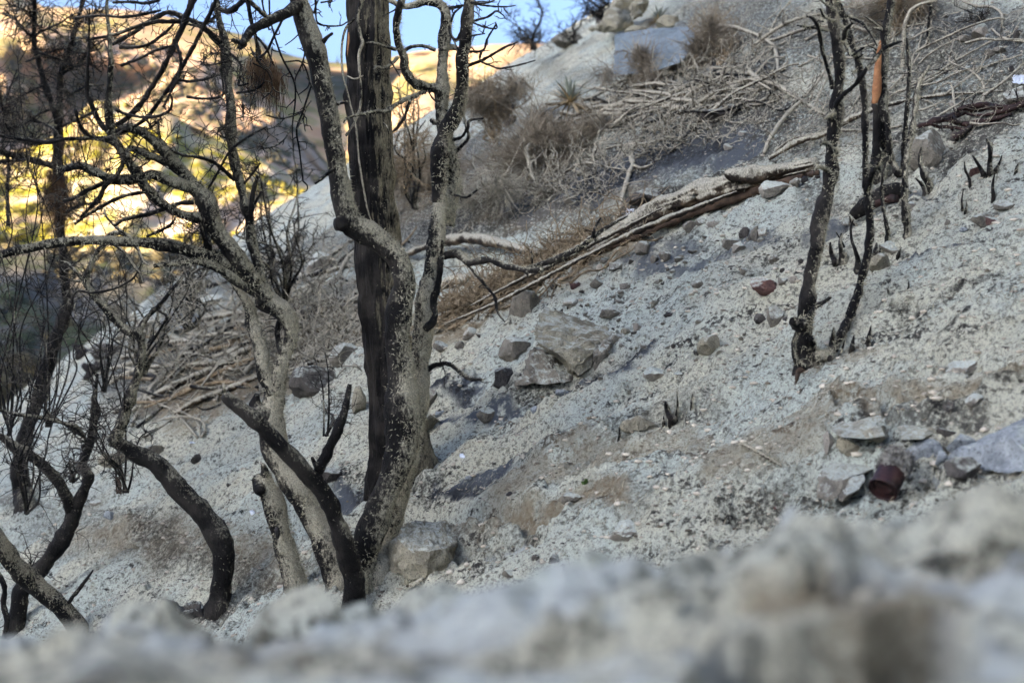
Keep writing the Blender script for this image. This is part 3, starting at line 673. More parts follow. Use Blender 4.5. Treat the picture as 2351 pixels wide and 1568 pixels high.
p = Plant('burnt_manzanita', 'pale forked manzanita with ash-coated bark next to the pine', 'tree', (868, 1322), seed=12)
YC = p.Y + .10
p.add('stem', 0, '868 1325 50,890 1240 46,915 1140 46,938 1040 46,955 960 44,962 890 44,964 820 44,970 760 44,978 700 42,988 640 40,997 580 38,1005 520 36,1012 465 34', 'bark_pale', y0=YC, bury=True, dy=.06, fuzz=5200, sides=26)
p.add('stem', 2, '1290 1400 100,1285 1300 118,1282 1150 122,1295 1000 112,1330 900 108,1385 810 105,1420 720 92,1435 620 88,1448 450 90,1470 280 84,1482 150 82,1490 0 78,1498 -120 74', 'bark_right', dy=-.08, fuzz=2400, sides=24)
p.add('stem', 2, '1340 1560 90,1375 1380 100,1380 1250 110,1365 1100 95,1335 950 96,1305 800 96,1300 720 98,1312 560 84,1312 420 82,1325 250 80,1335 130 82,1318 60 78,1270 25 66,1190 15 56,1110 40 46,1030 45 40,960 10 34,880 -20 30', 'bark_pale', y0=YC + .12, dy=-.1, fuzz=2600, sides=24)
p.add('knob', 2, '1385 1310 90,1410 1300 70,1440 1292 34', 'bark_pale'); p.add('knob', 2, '1265 850 50,1235 835 30', 'bark_pale')
B = lambda tx, mat='bark_front', dy=0, c=2, fz=0: p.add('branch', c, tx, mat, dy=dy, fuzz=fz)
B('1320 650 84,1300 625 80,1250 605 66,1190 605 62,1120 575 64,1065 520 62,1040 470 58,1045 410 56,1015 340 52,1000 280 50,992 180 50,1005 80 52,1030 10 54', dy=-.2, fz=900)
B('1190 635 36,1130 660 34,1050 690 34,980 730 32,920 770 32,850 775 26,750 790 22,690 805 18,640 825 14,625 850 9', dy=-.25, fz=300)
B('1095 670 26,1070 740 24,1045 810 22,1000 880 22,965 915 16', 'bark_dark'); B('1260 350 26,1160 318 24,1070 335 26,1040 365 22', 'bark_front')
B('1000 400 26,950 450 24,900 475 26,855 465 20,830 485 12', 'bark_front', -.2); B('990 345 24,900 320 22,830 300 20,780 300 12', 'bark_front', -.1); B('945 415 14,985 480 13,1015 530 9', 'bark_front', -.1)
B('1030 30 22,980 70 14,925 100 8', 'bark_dark'); B('1340 770 16,1290 720 15,1240 680 13,1215 640 9', 'bark_dark'); B('1280 350 30,1350 330 40,1400 335 38,1430 365 30', 'bark_pale')
B('1370 970 24,1440 950 22,1480 890 22,1500 835 20,1590 820 14', 'bark_dark', -.1); B('1360 1100 26,1430 1020 24,1490 950 22,1470 860 20,1455 760 16,1490 680 10', 'bark_pale', -.05); B('1350 1340 20,1420 1355 18,1480 1365 18,1550 1315 13', 'bark_front', -.1)
for tx in ('1500 360 18,1590 350 16,1620 270 15,1680 170 11', '1480 460 22,1600 410 20,1740 330 17,1825 295 9', '1580 350 16,1570 420 15,1640 455 15,1710 475 14,1845 450 13,1950 420 8', '1510 155 15,1600 190 14,1680 200 12,1680 165 8', '1510 150 18,1620 120 16,1680 80 14,1720 100 10,1755 140 6', '1500 20 18,1600 25 16,1670 5 10', '1530 30 16,1640 45 14,1740 50 12,1815 40 7', '1360 60 26,1450 40 18', '1370 150 16,1390 95 16,1440 50 12', '1350 160 22,1370 250 20,1410 275 20,1440 205 12', '1380 270 12,1420 350 12', '1510 250 14,1600 235 10', '1540 40 10,1580 75 8', '1700 85 9,1690 30 6', '1590 230 11,1610 150 7'):
    B(tx, 'bark_dark', -.15)
B('1320 300 62,1370 285 64,1410 280 66,1450 310 60,1500 340 52,1560 330 50,1640 320 48,1700 345 46,1750 370 46,1845 385 44,1930 400 44,2000 385 44', 'bark_front', -.35, 6, 700)
B('210 392 42,300 365 42,400 330 42,500 290 42,600 240 40,660 195 38,710 150 34,800 90 26,930 20 12', 'bark_front', -.15, 7, 700)
B('690 170 22,700 110 18,745 30 12', 'bark_dark', 0, 7); B('220 390 30,235 420 24,240 440 12', 'bark_front', 0, 7); B('270 345 14,268 300 12,265 260 7', 'bark_front', 0, 7); B('700 185 14,745 185 9', 'bark_front', 0, 7)
B('1480 350 22,1530 410 22,1580 470 22,1640 540 20,1670 580 20,1690 680 18,1740 752 10', 'bark_dark', -.1, 6)
B('1290 60 44,1295 250 44,1290 400 46,1275 520 48,1250 580 48,1248 650 48,1258 700 50,1235 760 52,1190 805 56', 'bark_dark', -.06, 6, 300)
B('1205 1085 40,1260 1050 34,1330 1040 32,1390 1065 30,1440 1110 30,1510 1150 28,1590 1150 18', 'bark_front', -.2, 6, 200)
B('1350 -30 10,1400 -10 10', 'bark_dark')
n0 = len(p.br)
for i in range(5, n0): p.twigs(i, 2, (8, 36), 3.2, .05, .3, .5)
p.twigs(1, 10, (20, 70), 4, .1, t0=.5); p.twigs(n0 - 2, 6, (25, 70), 2.5, .1, .3, 1.2, t0=.2)
p.done()

# --- B: the arching manzanita behind it
p = Plant('burnt_manzanita', 'arching manzanita with hollow looped trunk and long limbs reaching over the slope', 'tree', (778, 1335), seed=13)
YB = p.Y + .02
p.add('stem', 0, '778 1340 62,765 1300 60,743 1242 60,715 1185 58,694 1141 58,665 1095 58,640 1050 56,626 1000 58,622 965 62,626 925 58,632 890 50,640 858 44,652 825 34,664 795 34,671 765 36,664 738 40,648 714 44,622 698 46,600 684 44', 'bark_pale', y0=YB, bury=True, dy=-.05, fuzz=3800, sides=26)
p.add('stem', 0, '628 905 40,618 880 34,606 850 34,600 810 34,590 770 34,578 738 30,570 700 28,552 670 22,538 652 16,528 642 9', 'bark_pale', dy=.06, fuzz=1500)
p.add('knob', 0, '616 955 54,596 950 50,586 930 34,590 905 14', 'bark_dark'); p.add('branch_stub', 6, '150 1060 36,175 1000 26,185 970 12', 'bark_front'); p.add('branch_stub', 6, '140 1070 30,180 1045 18', 'bark_front', dy=-.04)
p.add('branch', 0, '652 830 16,640 790 14,636 760 12,644 725 10', 'bark_dark', dy=.03)
Bm = lambda c, tx, dy=0, mat='bark_front', fz=0: p.add('limb', c, tx, mat, dy=dy, fuzz=fz)
Bm(0, '612 690 44,588 655 44,547 622 42,498 594 38,464 582 36,421 571 30,380 564 27,332 557 26,280 554 24,232 552 23,175 553 22,116 560 20,50 574 18,-20 590 15', -.3, fz=1800)
Bm(5, '1790 560 84,1700 500 80,1600 440 74,1500 380 66,1430 350 60,1350 335 44,1270 345 36,1200 352 32,1120 355 34,1065 368 30', -.2, fz=700)
Bm(0, '585 650 40,560 618 38,535 582 38,515 555 38,497 533 40,484 505 42,478 475 45,466 445 46,444 428 38,425 404 32,400 374 30,376 345 28,350 322 24,318 302 22,292 295 20,268 306 14', -.15, fz=1500)
Bm(1, '1190 1125 64,1120 1105 62,1040 1080 58,960 1045 54,890 1030 50,880 1060 44,885 1095 30', -.1)
Bm(1, '1390 1330 90,1330 1300 84,1240 1275 80,1150 1245 76,1050 1212 70,980 1235 66,850 1247 66,760 1238 66,650 1190 66,560 1150 62,480 1160 50,400 1175 40', -.2, fz=700)
Bm(1, '1420 1500 80,1330 1500 76,1240 1475 72,1190 1450 72,1110 1400 70,1050 1340 70,1000 1280 70,950 1200 70,860 1080 68,810 1000 64,780 940 60,760 850 56,748 760 54,750 680 48,755 600 44,762 500 38,768 400 36,752 200 28,738 60 20,742 -30 14', -.3, fz=900)
Bm(0, '610 682 30,598 630 28,586 590 24,577 550 22,572 510 20,563 470 22,555 440 22,547 410 22,538 370 22,532 330 22,530 290 22,530 249 22,526 205 20,521 166 20,518 130 21,518 108 21,508 66 17,498 20 14,494 -30 12', -.1, fz=900)
Bm(0, '577 545 14,575 510 14,577 478 14,582 440 12,592 402 7', -.05, 'bark_dark'); Bm(0, '584 470 7,600 440 5', -.05, 'bark_dark')
T1 = [('1540 330 44,1440 220 40,1380 170 38,1280 125 38,1170 88 36,1100 110 34,1020 160 32,950 212 30,850 270 28,780 310 22'), ('1300 160 34,1170 150 32,1020 165 30,880 210 28,780 245 24,600 280 16'),
      ('800 870 38,860 832 38,960 740 38,1040 620 36,1130 470 38,1210 300 42,1280 150 46,1320 40 48,1345 -40 48'), ('905 895 26,1010 820 26,1100 705 28,1230 520 30,1350 300 30,1470 60 28,1500 -20 26'),
      ('800 760 22,900 800 22,1050 812 22,1170 770 20,1190 700 18,1180 655 12'), ('1290 670 20,1400 685 20,1530 670 18,1545 600 18,1530 480 14,1540 380 12'), ('1195 545 20,1300 565 20,1420 550 18,1510 520 14'),
      ('830 330 22,1000 320 24,1130 240 22,1200 170 18'), ('840 455 20,960 410 20,1080 350 20,1210 315 16'), ('1220 310 26,1250 400 26,1240 520 24,1200 600 22,1130 740 14'), ('1530 670 14,1570 750 10'), ('1600 870 16,1510 890 10'), ('1590 965 14,1525 940 8'),
      ('1420 1345 18,1520 1170 18,1590 1050 18,1700 960 17,1845 880 13'), ('1625 1250 30,1500 1140 26,1380 1090 24,1250 1070 22,1130 1000 20,1105 930 16,1095 830 9'), ('1000 910 13,1060 870 12,1110 820 8'),
      ('1340 1400 34,1240 1410 34,1130 1450 34,1000 1490 32,860 1520 28,790 1560 22'), ('1000 1330 26,850 1360 26,720 1420 26,600 1490 24,520 1550 20'), ('760 1255 34,620 1310 32,520 1370 30,440 1390 24'), ('860 1110 34,800 1230 34,730 1290 32,690 1370 32,640 1420 30,560 1500 22'),
      ('800 1010 30,700 965 28,480 962 28,330 985 28,150 965 28,0 940 26,-60 935 22'), ('760 930 40,680 830 38,620 690 36,600 640 32,610 430 24,615 300 18,620 60 12'), ('760 960 34,640 950 30,560 880 28,520 760 22'), ('560 1150 50,520 1150 40,460 1175 40'),
      ('800 920 40,840 890 38,880 890 40'), ('1510 60 30,1590 80 40,1690 0 40'), ('1500 110 26,1400 180 18,1300 170 14'), ('1590 370 20,1660 440 18,1665 520 18,1650 590 16,1720 580 12'), ('1640 645 18,1760 625 16,1830 570 12'), ('1680 710 16,1680 800 14,1640 820 10'), ('1450 375 14,1540 370 12'), ('1390 425 12,1430 455 12,1540 435 12'), ('1660 330 40,1690 300 44,1610 280 36'),
      ('780 20 16,900 15 22,1000 25 24,1100 5 22'), ('520 130 18,700 110 20,850 120 22,1000 100 22,1110 75 16'), ('1680 1280 18,1750 1200 16,1800 1130 14'), ('1780 1010 18,1840 1030 14')]
i0 = len(p.br)
for tx in T1: Bm(1, tx, -.12, 'bark_dark')
for tx in ('1450 270 40,1440 180 40,1420 100 38,1380 40 36,1330 10 34', '1440 290 30,1420 200 30,1400 130 28,1385 60 26', '1020 160 22,1100 125 22,1180 80 20,1220 20 14'): Bm(5, tx, -.05)
n1 = len(p.br)
for i in range(i0, n1): p.twigs(i, 10, (8, 42), 3.0, .05, .3, .9); p.twigs(i, 5, (35, 120), 2.4, .1, .24, 2.2)
for i in (8, 9, 10): p.twigs(i, 34, (20, 100), 3.4, .15, .3, 1.6, t0=.35)
p.twigs(5, 14, (15, 60), 3.6, .1, .3, .8, t0=.3); p.twigs(6, 6, (15, 50), 3.6, .1)
p.done()
# thicker leaning broken stem at the foot of it
p = Plant('broken_stem', 'thick broken stem leaning behind the arching manzanita, pale with ash', 'tree stump', (668, 1330), seed=14)
p.add('stem', 9, '1810 930 130,1760 800 135,1720 660 140,1680 520 140,1640 400 140,1620 330 130,1615 290 110', 'bark_pale', y0=YB + .12, bury=True, fuzz=2600, sides=26, wob=0)
p.add('broken_tip', 9, '1600 330 110,1590 370 95,1580 410 50', 'bark_dark', dy=-.05); p.add('broken_tip', 9, '1620 320 70,1618 270 50,1608 232 22', 'bark_dark', dy=-.03)
p.add('knot_hole', 9, '1695 620 30,1698 650 34,1695 680 20', 'charcoal', y0=YB + .035, label='dark knot hole'); p.done()

# --- E: dark serpentine trunk
p = Plant('burnt_manzanita', 'black snaking trunk, ash only on its upper side, left of the leaning broken stem', 'tree', (503, 1388), seed=15)
YE = p.Y
p.add('stem', 0, '503 1392 54,508 1350 48,514 1300 50,508 1255 50,488 1205 48,455 1165 46,418 1130 46,382 1090 44,345 1058 40,300 1036 36,268 1018 34,252 1012 26', 'bark_dark', y0=YE, bury=True, flare=1.3, fuzz=1900, sides=26)
p.add('stem', 0, '262 1016 34,272 990 32,286 955 30,296 925 28,303 895 24,312 870 22,320 840 20,326 805 19,322 775 20,312 762 20,292 760 18,272 742 18,250 720 19,225 690 18,205 665 17,196 645 15,206 615 14,216 590 12,232 568 11,248 556 10,268 548 7', 'bark_front', dy=-.12, fuzz=1200)
p.add('branch', 0, '320 764 15,328 742 13,345 720 11,370 696 9,395 665 8,420 636 5', 'bark_front', dy=.05); p.add('branch', 0, '362 712 7,383 728 7,370 752 6,348 788 6,336 806 4', 'bark_dark', dy=.02)
p.add('branch', 5, '480 650 14,530 540 18,640 550 18,760 530 18,860 490 16,930 440 14,980 350 9', 'bark_dark', y0=YE - .1); p.add('branch', 5, '570 460 22,520 400 22,470 350 20,420 330 14', 'bark_front'); p.add('branch', 5, '560 470 16,500 465 14,470 450 9', 'bark_front')
p.add('branch', 5, '700 220 30,770 150 34,830 135 36,900 170 34,950 240 26,990 330 20,1030 360 12', 'bark_pale', y0=YE - .1, dy=-.1); p.add('branch', 5, '890 160 28,810 100 24,740 30 18,720 -30 14', 'bark_pale'); p.add('branch', 5, '800 220 26,860 270 24,910 340 22,960 410 20,990 480 10', 'bark_pale')
p.twigs(1, 16, (15, 60), 3, .1, t0=.3); [p.twigs(i, 7, (10, 45), 3, .1, .3, 1) for i in range(2, 10)]
p.done()
# burnt root crown next to it

# --- F: left Y tree
p = Plant('burnt_manzanita', 'Y-shaped charred tree near the bottom left corner', 'tree', (40, 1442), seed=17)
p.add('stem', 9, '100 1250 118,115 1120 110,125 1030 105,160 960 98,240 880 92,320 780 94,380 690 100,420 610 92,445 540 92,450 500 90', 'bark_dark', bury=True, fuzz=1200, sides=24)
p.add('limb', 9, '445 510 80,420 450 76,385 390 72,345 310 68,290 260 66,230 210 64,160 160 62,90 125 60,40 85 50,5 62 36,-30 40 30', 'bark_dark', dy=-.15, fuzz=700); p.add('limb', 9, '460 510 78,495 430 72,525 360 70,545 310 74,530 280 66,508 235 62,520 175 66,545 120 50,560 40 42,565 -60 36,575 -150 32', 'bark_dark', dy=.1, fuzz=600)
p.add('branch', 5, '580 1540 38,530 1480 36,440 1450 36,340 1425 34,230 1405 32,100 1385 28,0 1360 24,-40 1350 20', 'bark_front', dy=-.15)
p.add('branch', 5, '570 1540 26,420 1440 22,340 1390 22,310 1330 20,330 1270 18,280 1230 16,230 1200 14,200 1120 12', 'bark_front'); p.add('branch', 5, '640 1560 60,650 1450 54,680 1380 50,650 1300 44,660 1230 30,675 1110 18', 'bark_dark', y0=p.Y + .1)
p.add('branch', 9, '500 130 24,530 90 22,470 20 20,420 0 18', 'bark_dark'); p.add('branch', 9, '200 900 14,185 860 14,190 815 9', 'bark_dark')
for i in range(1, 8): p.twigs(i, 12, (20, 110), 3.2, .1, .28, 1.5)
p.twigs(0, 10, (40, 130), 3, .0, .25, 1.5)
p.done()
p = Plant('leaning_trunk', 'thick mottled trunk leaning out of the bottom left corner', 'tree', (178, 1446), seed=18)
p.add('stem', 9, '490 1275 120,440 1190 120,380 1110 118,300 1040 118,220 970 120,150 910 120,90 850 118,40 780 116,0 715 112,-60 610 106,-130 480 100', 'bark_right', bury=True, dy=-.25, fuzz=2400, sides=24); p.done()
p = Plant('burnt_sapling', 'thin curved dark sapling at the very bottom left edge', 'sapling', (15, 1445), Y=5.0, seed=19)
p.add('stem', 9, '25 1290 30,40 1180 34,20 1080 36,30 1000 38,0 920 34,-40 860 30', 'bark_dark', y0=5.0); p.done()
p = Plant('charred_stake', 'straight charred broken shoot poking up beside the leaning mottled trunk', 'stub', (160, 1390), Y=5.1, seed=20)
p.add('stem', 9, '420 1075 26,470 1010 24,520 945 20,570 875 12', 'bark_dark', y0=5.1); p.done()

# --- H: dead young pine at the left with hanging needles
p = Plant('burnt_pine', 'dead young pine with drooping brown needles and an orange split low on its trunk', 'tree', (55, 1160), seed=21)
YH = p.Y
p.add('trunk', 0, '58 1165 50,48 1120 42,45 1070 38,50 1020 34,62 985 32,80 940 30,95 895 30,106 850 31,120 800 30,138 750 28,150 715 26,156 690 25,152 660 22,146 620 20,144 580 20,140 540 22,137 498 24,136 440 24,134 380 24,134 320 23,134 290 20', 'bark_dark', y0=YH, bury=True, flare=1.2, wob=.06, fuzz=900)
p.add('bare_wood', 5, '262 1370 10,272 1310 24,285 1250 10', 'wood', y0=YH - .04, bark='smooth', wob=0, label='bright orange split in the bark')
p.add('trunk', 1, '395 860 50,385 800 46,370 750 44,310 590 44,275 450 40,240 330 38,235 200 36,240 60 32,240 -40 28', 'bark_dark', dy=-.05); p.add('trunk', 1, '410 860 56,412 700 52,415 560 44,430 480 38,475 370 36,515 210 34,560 60 28,590 -30 20', 'bark_dark', dy=.05)
p.add('branch', 0, '153 690 16,146 655 14,142 610 13,146 560 12', 'bark_dark', dy=-.1)
for tx in ('380 1150 50,300 1130 46,200 1100 44,90 1075 42,0 1050 40,-40 1040 36', '0 1120 24,100 1115 24,200 1105 24', '250 360 24,400 410 22,520 460 20,610 440 18,700 500 14', '180 430 16,350 360 18,450 340 16,560 370 14,700 340 9', '0 890 18,100 880 20,230 840 20,330 870 20,400 920 20', '260 290 20,180 220 18,100 130 16,20 100 12',
           '235 250 18,330 200 16,420 160 13,500 100 8', '300 590 18,200 640 16,80 700 14,0 740 10', '370 750 18,250 800 18,130 870 16,20 960 12', '420 520 22,560 430 20,640 330 16,760 260 10', '410 700 20,500 650 18,600 600 16,720 590 9', '410 880 22,560 820 20,680 760 14', '240 120 16,150 60 13,60 40 8', '520 200 18,600 120 16,680 80 10', '130 970 20,60 900 18,20 780 16,0 600 12', '60 1560 30,50 1300 28,60 1150 26,20 1000 22,30 800 18,60 640 14,120 480 9', '380 960 24,250 1000 24,120 980 20,0 990 16', '440 1480 24,560 1420 20,700 1400 12'):
    p.add('branch', 1, tx, 'bark_dark', dy=-.25, wob=.08)
for i in range(2, len(p.br)): p.twigs(i, 34, (15, 95), 2.8, .05, .30, 1.9)
p.twigs(0, 18, (30, 120), 2.8, .0, .3, 1.5, t0=.2, t1=.9)
def needles(p, pts, n, L, spread, mat='needle', droop=.9):
    r = p.r; V = []
    for (u, v, Y) in pts:
        c = at(u, v, Y); sc = Y / FPX
        for _ in range(n):
            a = c + r.normal(0, spread * sc, 3) * np.array([1, 1, .6]); d = np.array([r.normal(0, .13), r.normal(0, .13), -droop + r.normal(0, .1)])
            V.append((gnarl(a, d, r.uniform(*L) * sc, 4, r, .05, (0, 0, -.12))))
    V = np.array(V); R = np.repeat(np.linspace(1.0, .5, 4)[None], len(V), 0) * .0009
    A, F = tube_arr(V, R, 3)
    link('hanging_needles', raw_mesh('hanging_needles', A - p.base, F), M[mat], p.root, kind='stuff')
needles(p, [(118, 395, YH), (130, 400, YH), (142, 405, YH - .05), (108, 425, YH), (150, 430, YH), (125, 450, YH)], 120, (40, 130), 9)
needles(p, [(175, 310, YH - .1), (195, 330, YH - .1), (225, 345, YH - .12), (205, 300, YH - .1), (160, 330, YH - .1), (150, 345, YH - .1), (240, 350, YH - .1), (170, 270, YH - .1), (200, 275, YH - .1)], 40, (25, 90), 14)
p.done()
# needle tufts hanging by the grey manzanita come from a limb of a tree above the frame
p = Plant('pine_bough', 'bough of drooping dark pine needles hanging beside the grey manzanita', 'bough', (600, 130), Y=YA + .5, seed=22)
p.add('branch', 0, '560 -40 9,575 40 9,590 100 9,600 140 8', 'bark_dark', y0=YA + .5)
p.add('branch', 0, '585 80 6,610 110 6,628 150 5', 'bark_dark')
needles(p, [(590, 138, YA + .5), (612, 150, YA + .5), (602, 130, YA + .5), (625, 160, YA + .5), (578, 150, YA + .5), (635, 175, YA + .5)], 75, (20, 110), 11); p.done()

# --- I: twin-stemmed tree on the slope
p = Plant('burnt_tree', 'twin-stemmed charred tree standing alone on the open ash slope', 'tree', (1862, 838), seed=31)
YI = p.Y
p.add('stem', 0, '1852 835 44,1846 800 38,1846 760 36,1850 720 36,1856 670 34,1863 620 33,1872 570 34,1878 530 36,1885 495 34,1896 450 33,1903 420 36,1907 396 36,1908 370 31,1909 335 30,1914 300 31,1917 265 33,1922 235 28,1927 199 26,1927 165 26,1925 133 26,1919 80 26,1914 40 26,1906 0 26,1898 -50 25', 'bark_right', y0=YI, bury=True, flare=1.4, fuzz=3600, sides=26)
p.add('stem', 8, '500 980 90,540 930 66,560 880 62,620 760 60,680 600 58,730 420 56,770 250 56,782 100 50,775 0 50,770 -40 56,758 -150 52,750 -300 50,745 -500 46,742 -760 46,712 -980 46,665 -1130 44,622 -1280 44,565 -1430 42,540 -1500 40', 'bark_right', y0=YI + .05, bury=True, dy=.1, fuzz=2200, sides=20)
p.add('root_flare', 8, '350 960 60,400 990 80,450 1000 90,510 980 80', 'bark_pale', y0=YI, fuzz=1200, wob=0); p.add('root_flare', 8, '370 860 40,385 900 44,400 960 50', 'bark_right', y0=YI - .03, fuzz=200); p.add('root_flare', 8, '530 790 14,525 850 30,515 920 50,505 1010 50', 'bark_right', y0=YI - .02, fuzz=200)
p.add('branch', 8, '345 1072 44,300 1050 36,265 1010 34,250 940 32,256 880 32,275 820 30,300 780 28,350 710 30,420 640 30,480 600 30,512 580 16', 'bark_front', y0=YI - .12, dy=.0, fuzz=260)
p.add('root', 8, '320 1070 44,285 1100 40,275 1140 30,268 1172 14', 'wood_dark', y0=YI - .12, bark='smooth', label='scorched red brown root')
p.add('knob', 0, '1838 748 40,1826 742 30,1822 735 14', 'bark_right', dy=-.03, fuzz=200)
for tx in ('520 815 46,535 760 38,560 700 36,610 645 34,680 585 34,740 500 32,790 440 30,870 345 28,930 310 22,1002 288 12', '525 620 34,500 520 30,470 420 28,445 320 28,430 230 26,410 165 28,380 125 24,338 112 12', '490 215 24,400 195 22,340 190 20,278 178 9', '590 300 36,605 240 34,620 200 30,664 160 12', '545 150 26,480 130 24,455 110 20,438 62 9', '540 70 20,470 30 16,420 -10 12',
           '540 800 60,500 800 50,465 822 16', '545 1062 36,500 1010 28,450 985 26,436 1010 12', '510 1195 40,440 1160 30,410 1160 26,392 1182 12', '765 1310 46,800 1190 40,850 1125 36,912 1085 16', '830 1140 16,850 1090 14,858 1040 8', '660 385 22,700 355 18,742 330 10', '690 410 16,730 380 9', '580 180 16,600 225 16', '600 300 20,640 380 20', '620 110 22,720 160 20,780 230 18,830 320 12', '680 500 12,650 495 8', '430 150 16,460 150 9'):
    p.add('branch', 4, tx, 'bark_front', dy=-.10, fuzz=120)
[p.twigs(i, 3, (6, 22), 2.6, .1, .25, .3) for i in range(7, len(p.br))]
p.done()
# --- J: split stump tree with orange heartwood
p = Plant('split_tree', 'split tree with exposed orange wood behind the twin-stemmed tree', 'tree', (2030, 398), seed=32)
YJ = p.Y
p.add('stem', 4, '840 1190 130,850 1050 110,860 900 100,866 760 86,872 620 66,876 500 56,882 380 52,882 280 54,888 200 60,908 120 58,925 40 58,940 -60 54', 'bark_front', y0=YJ, bury=True, flare=1.2, fuzz=900, wob=0)
p.add('orange_slab', 4, '808 720 40,826 640 62,832 520 54,836 420 44,846 330 24,852 282 8', 'wood', y0=YJ - .035, bark='smooth', wob=0, label='exposed slab of orange heartwood')
p.add('scorched_slab', 4, '822 1180 60,826 1000 60,822 850 46,812 720 34', 'bark_dark', y0=YJ - .04, wob=0)
p.add('stem', 4, '985 1205 70,950 1160 56,925 1080 46,912 1000 42,905 900 42,898 800 40,860 760 14', 'bark_front', y0=YJ - .06, fuzz=200)
for tx in ('885 230 30,850 205 26,800 195 12', '870 215 26,810 160 18,745 115 8', '838 350 20,800 330 14,765 312 7', '830 380 14,805 350 8', '900 1000 20,915 940 18,905 920 10'): p.add('branch', 4, tx, 'bark_pale', y0=YJ, dy=-.05)
p.twigs(0, 6, (10, 40), 3, .1, t0=.6); p.done()
# --- single burnt stems near it
def stem(name, label, cat, uv, c, tx, mat, seed, fz=150, tw=0, group=None, tmat='twig', dy=0, dY=0, bark='lump', bury=True):
    p = Plant(name, label, cat, uv, seed=seed, group=group)
    p.add('stem', c, tx, mat, y0=p.Y + dY, bury=bury, fuzz=fz, dy=dy, bark=bark, flare=1.25)
    if tw: p.twigs(0, tw, (12, 60), 3, .1, .3, 1)
    return p.done(tmat)
stem('burnt_sapling', 'tall thin sapling with pale ash-coated top right of the split tree', 'sapling', (2084, 540), 4, '1040 1625 62,1030 1500 56,1020 1350 48,1022 1200 44,1045 1020 44,1075 880 42,1095 740 38,1098 650 36,1125 560 34,1160 500 30,1192 458 18', 'bark_pale', 33, 700, 2)
stem('burnt_sapling', 'thin grey sapling between the split tree and the pale-topped one', 'sapling', (2076, 385), 4, '1012 1160 36,1015 1000 34,1030 820 32,1045 650 30,1052 500 28,1045 380 26,1035 265 12', 'bark_front', 34, 200, 4)
stem('burnt_sapling', 'short crooked charred sapling below the split tree', 'sapling', (2038, 552), 4, '905 1655 36,898 1580 32,880 1480 26,865 1380 26,858 1310 24,870 1220 22,885 1160 22,912 1090 10', 'bark_front', 35, 200)
stem('arched_shoot', 'arched pale shoot bending over near the top edge right of the split tree', 'shoot', (2073, 145), 4, '1005 445 24,1008 330 26,1018 200 26,1050 90 24,1110 40 22,1180 18 18,1245 8 9', 'twig_pale', 36, 80, 2)
stem('burnt_sapling', 'straight broken grey shoot standing near the top edge, right side', 'sapling', (2130, 100), 4, '1180 310 26,1185 200 24,1195 100 24,1200 30 18', 'bark_front', 37, 60)
stem('burnt_sapling', 'bent charred shoot at the foot of the orange-split tree, grey boulder behind', 'sapling', (2134, 425), 4, '1195 1285 50,1165 1240 40,1135 1170 34,1125 1090 28,1135 1020 12', 'bark_front', 38, 200)
stem('charred_stub', 'curved stub just downslope of the bent shoot and grey boulder', 'stub', (2122, 438), 4, '1165 1325 34,1140 1280 28,1095 1232 10', 'bark_front', 39, 80)
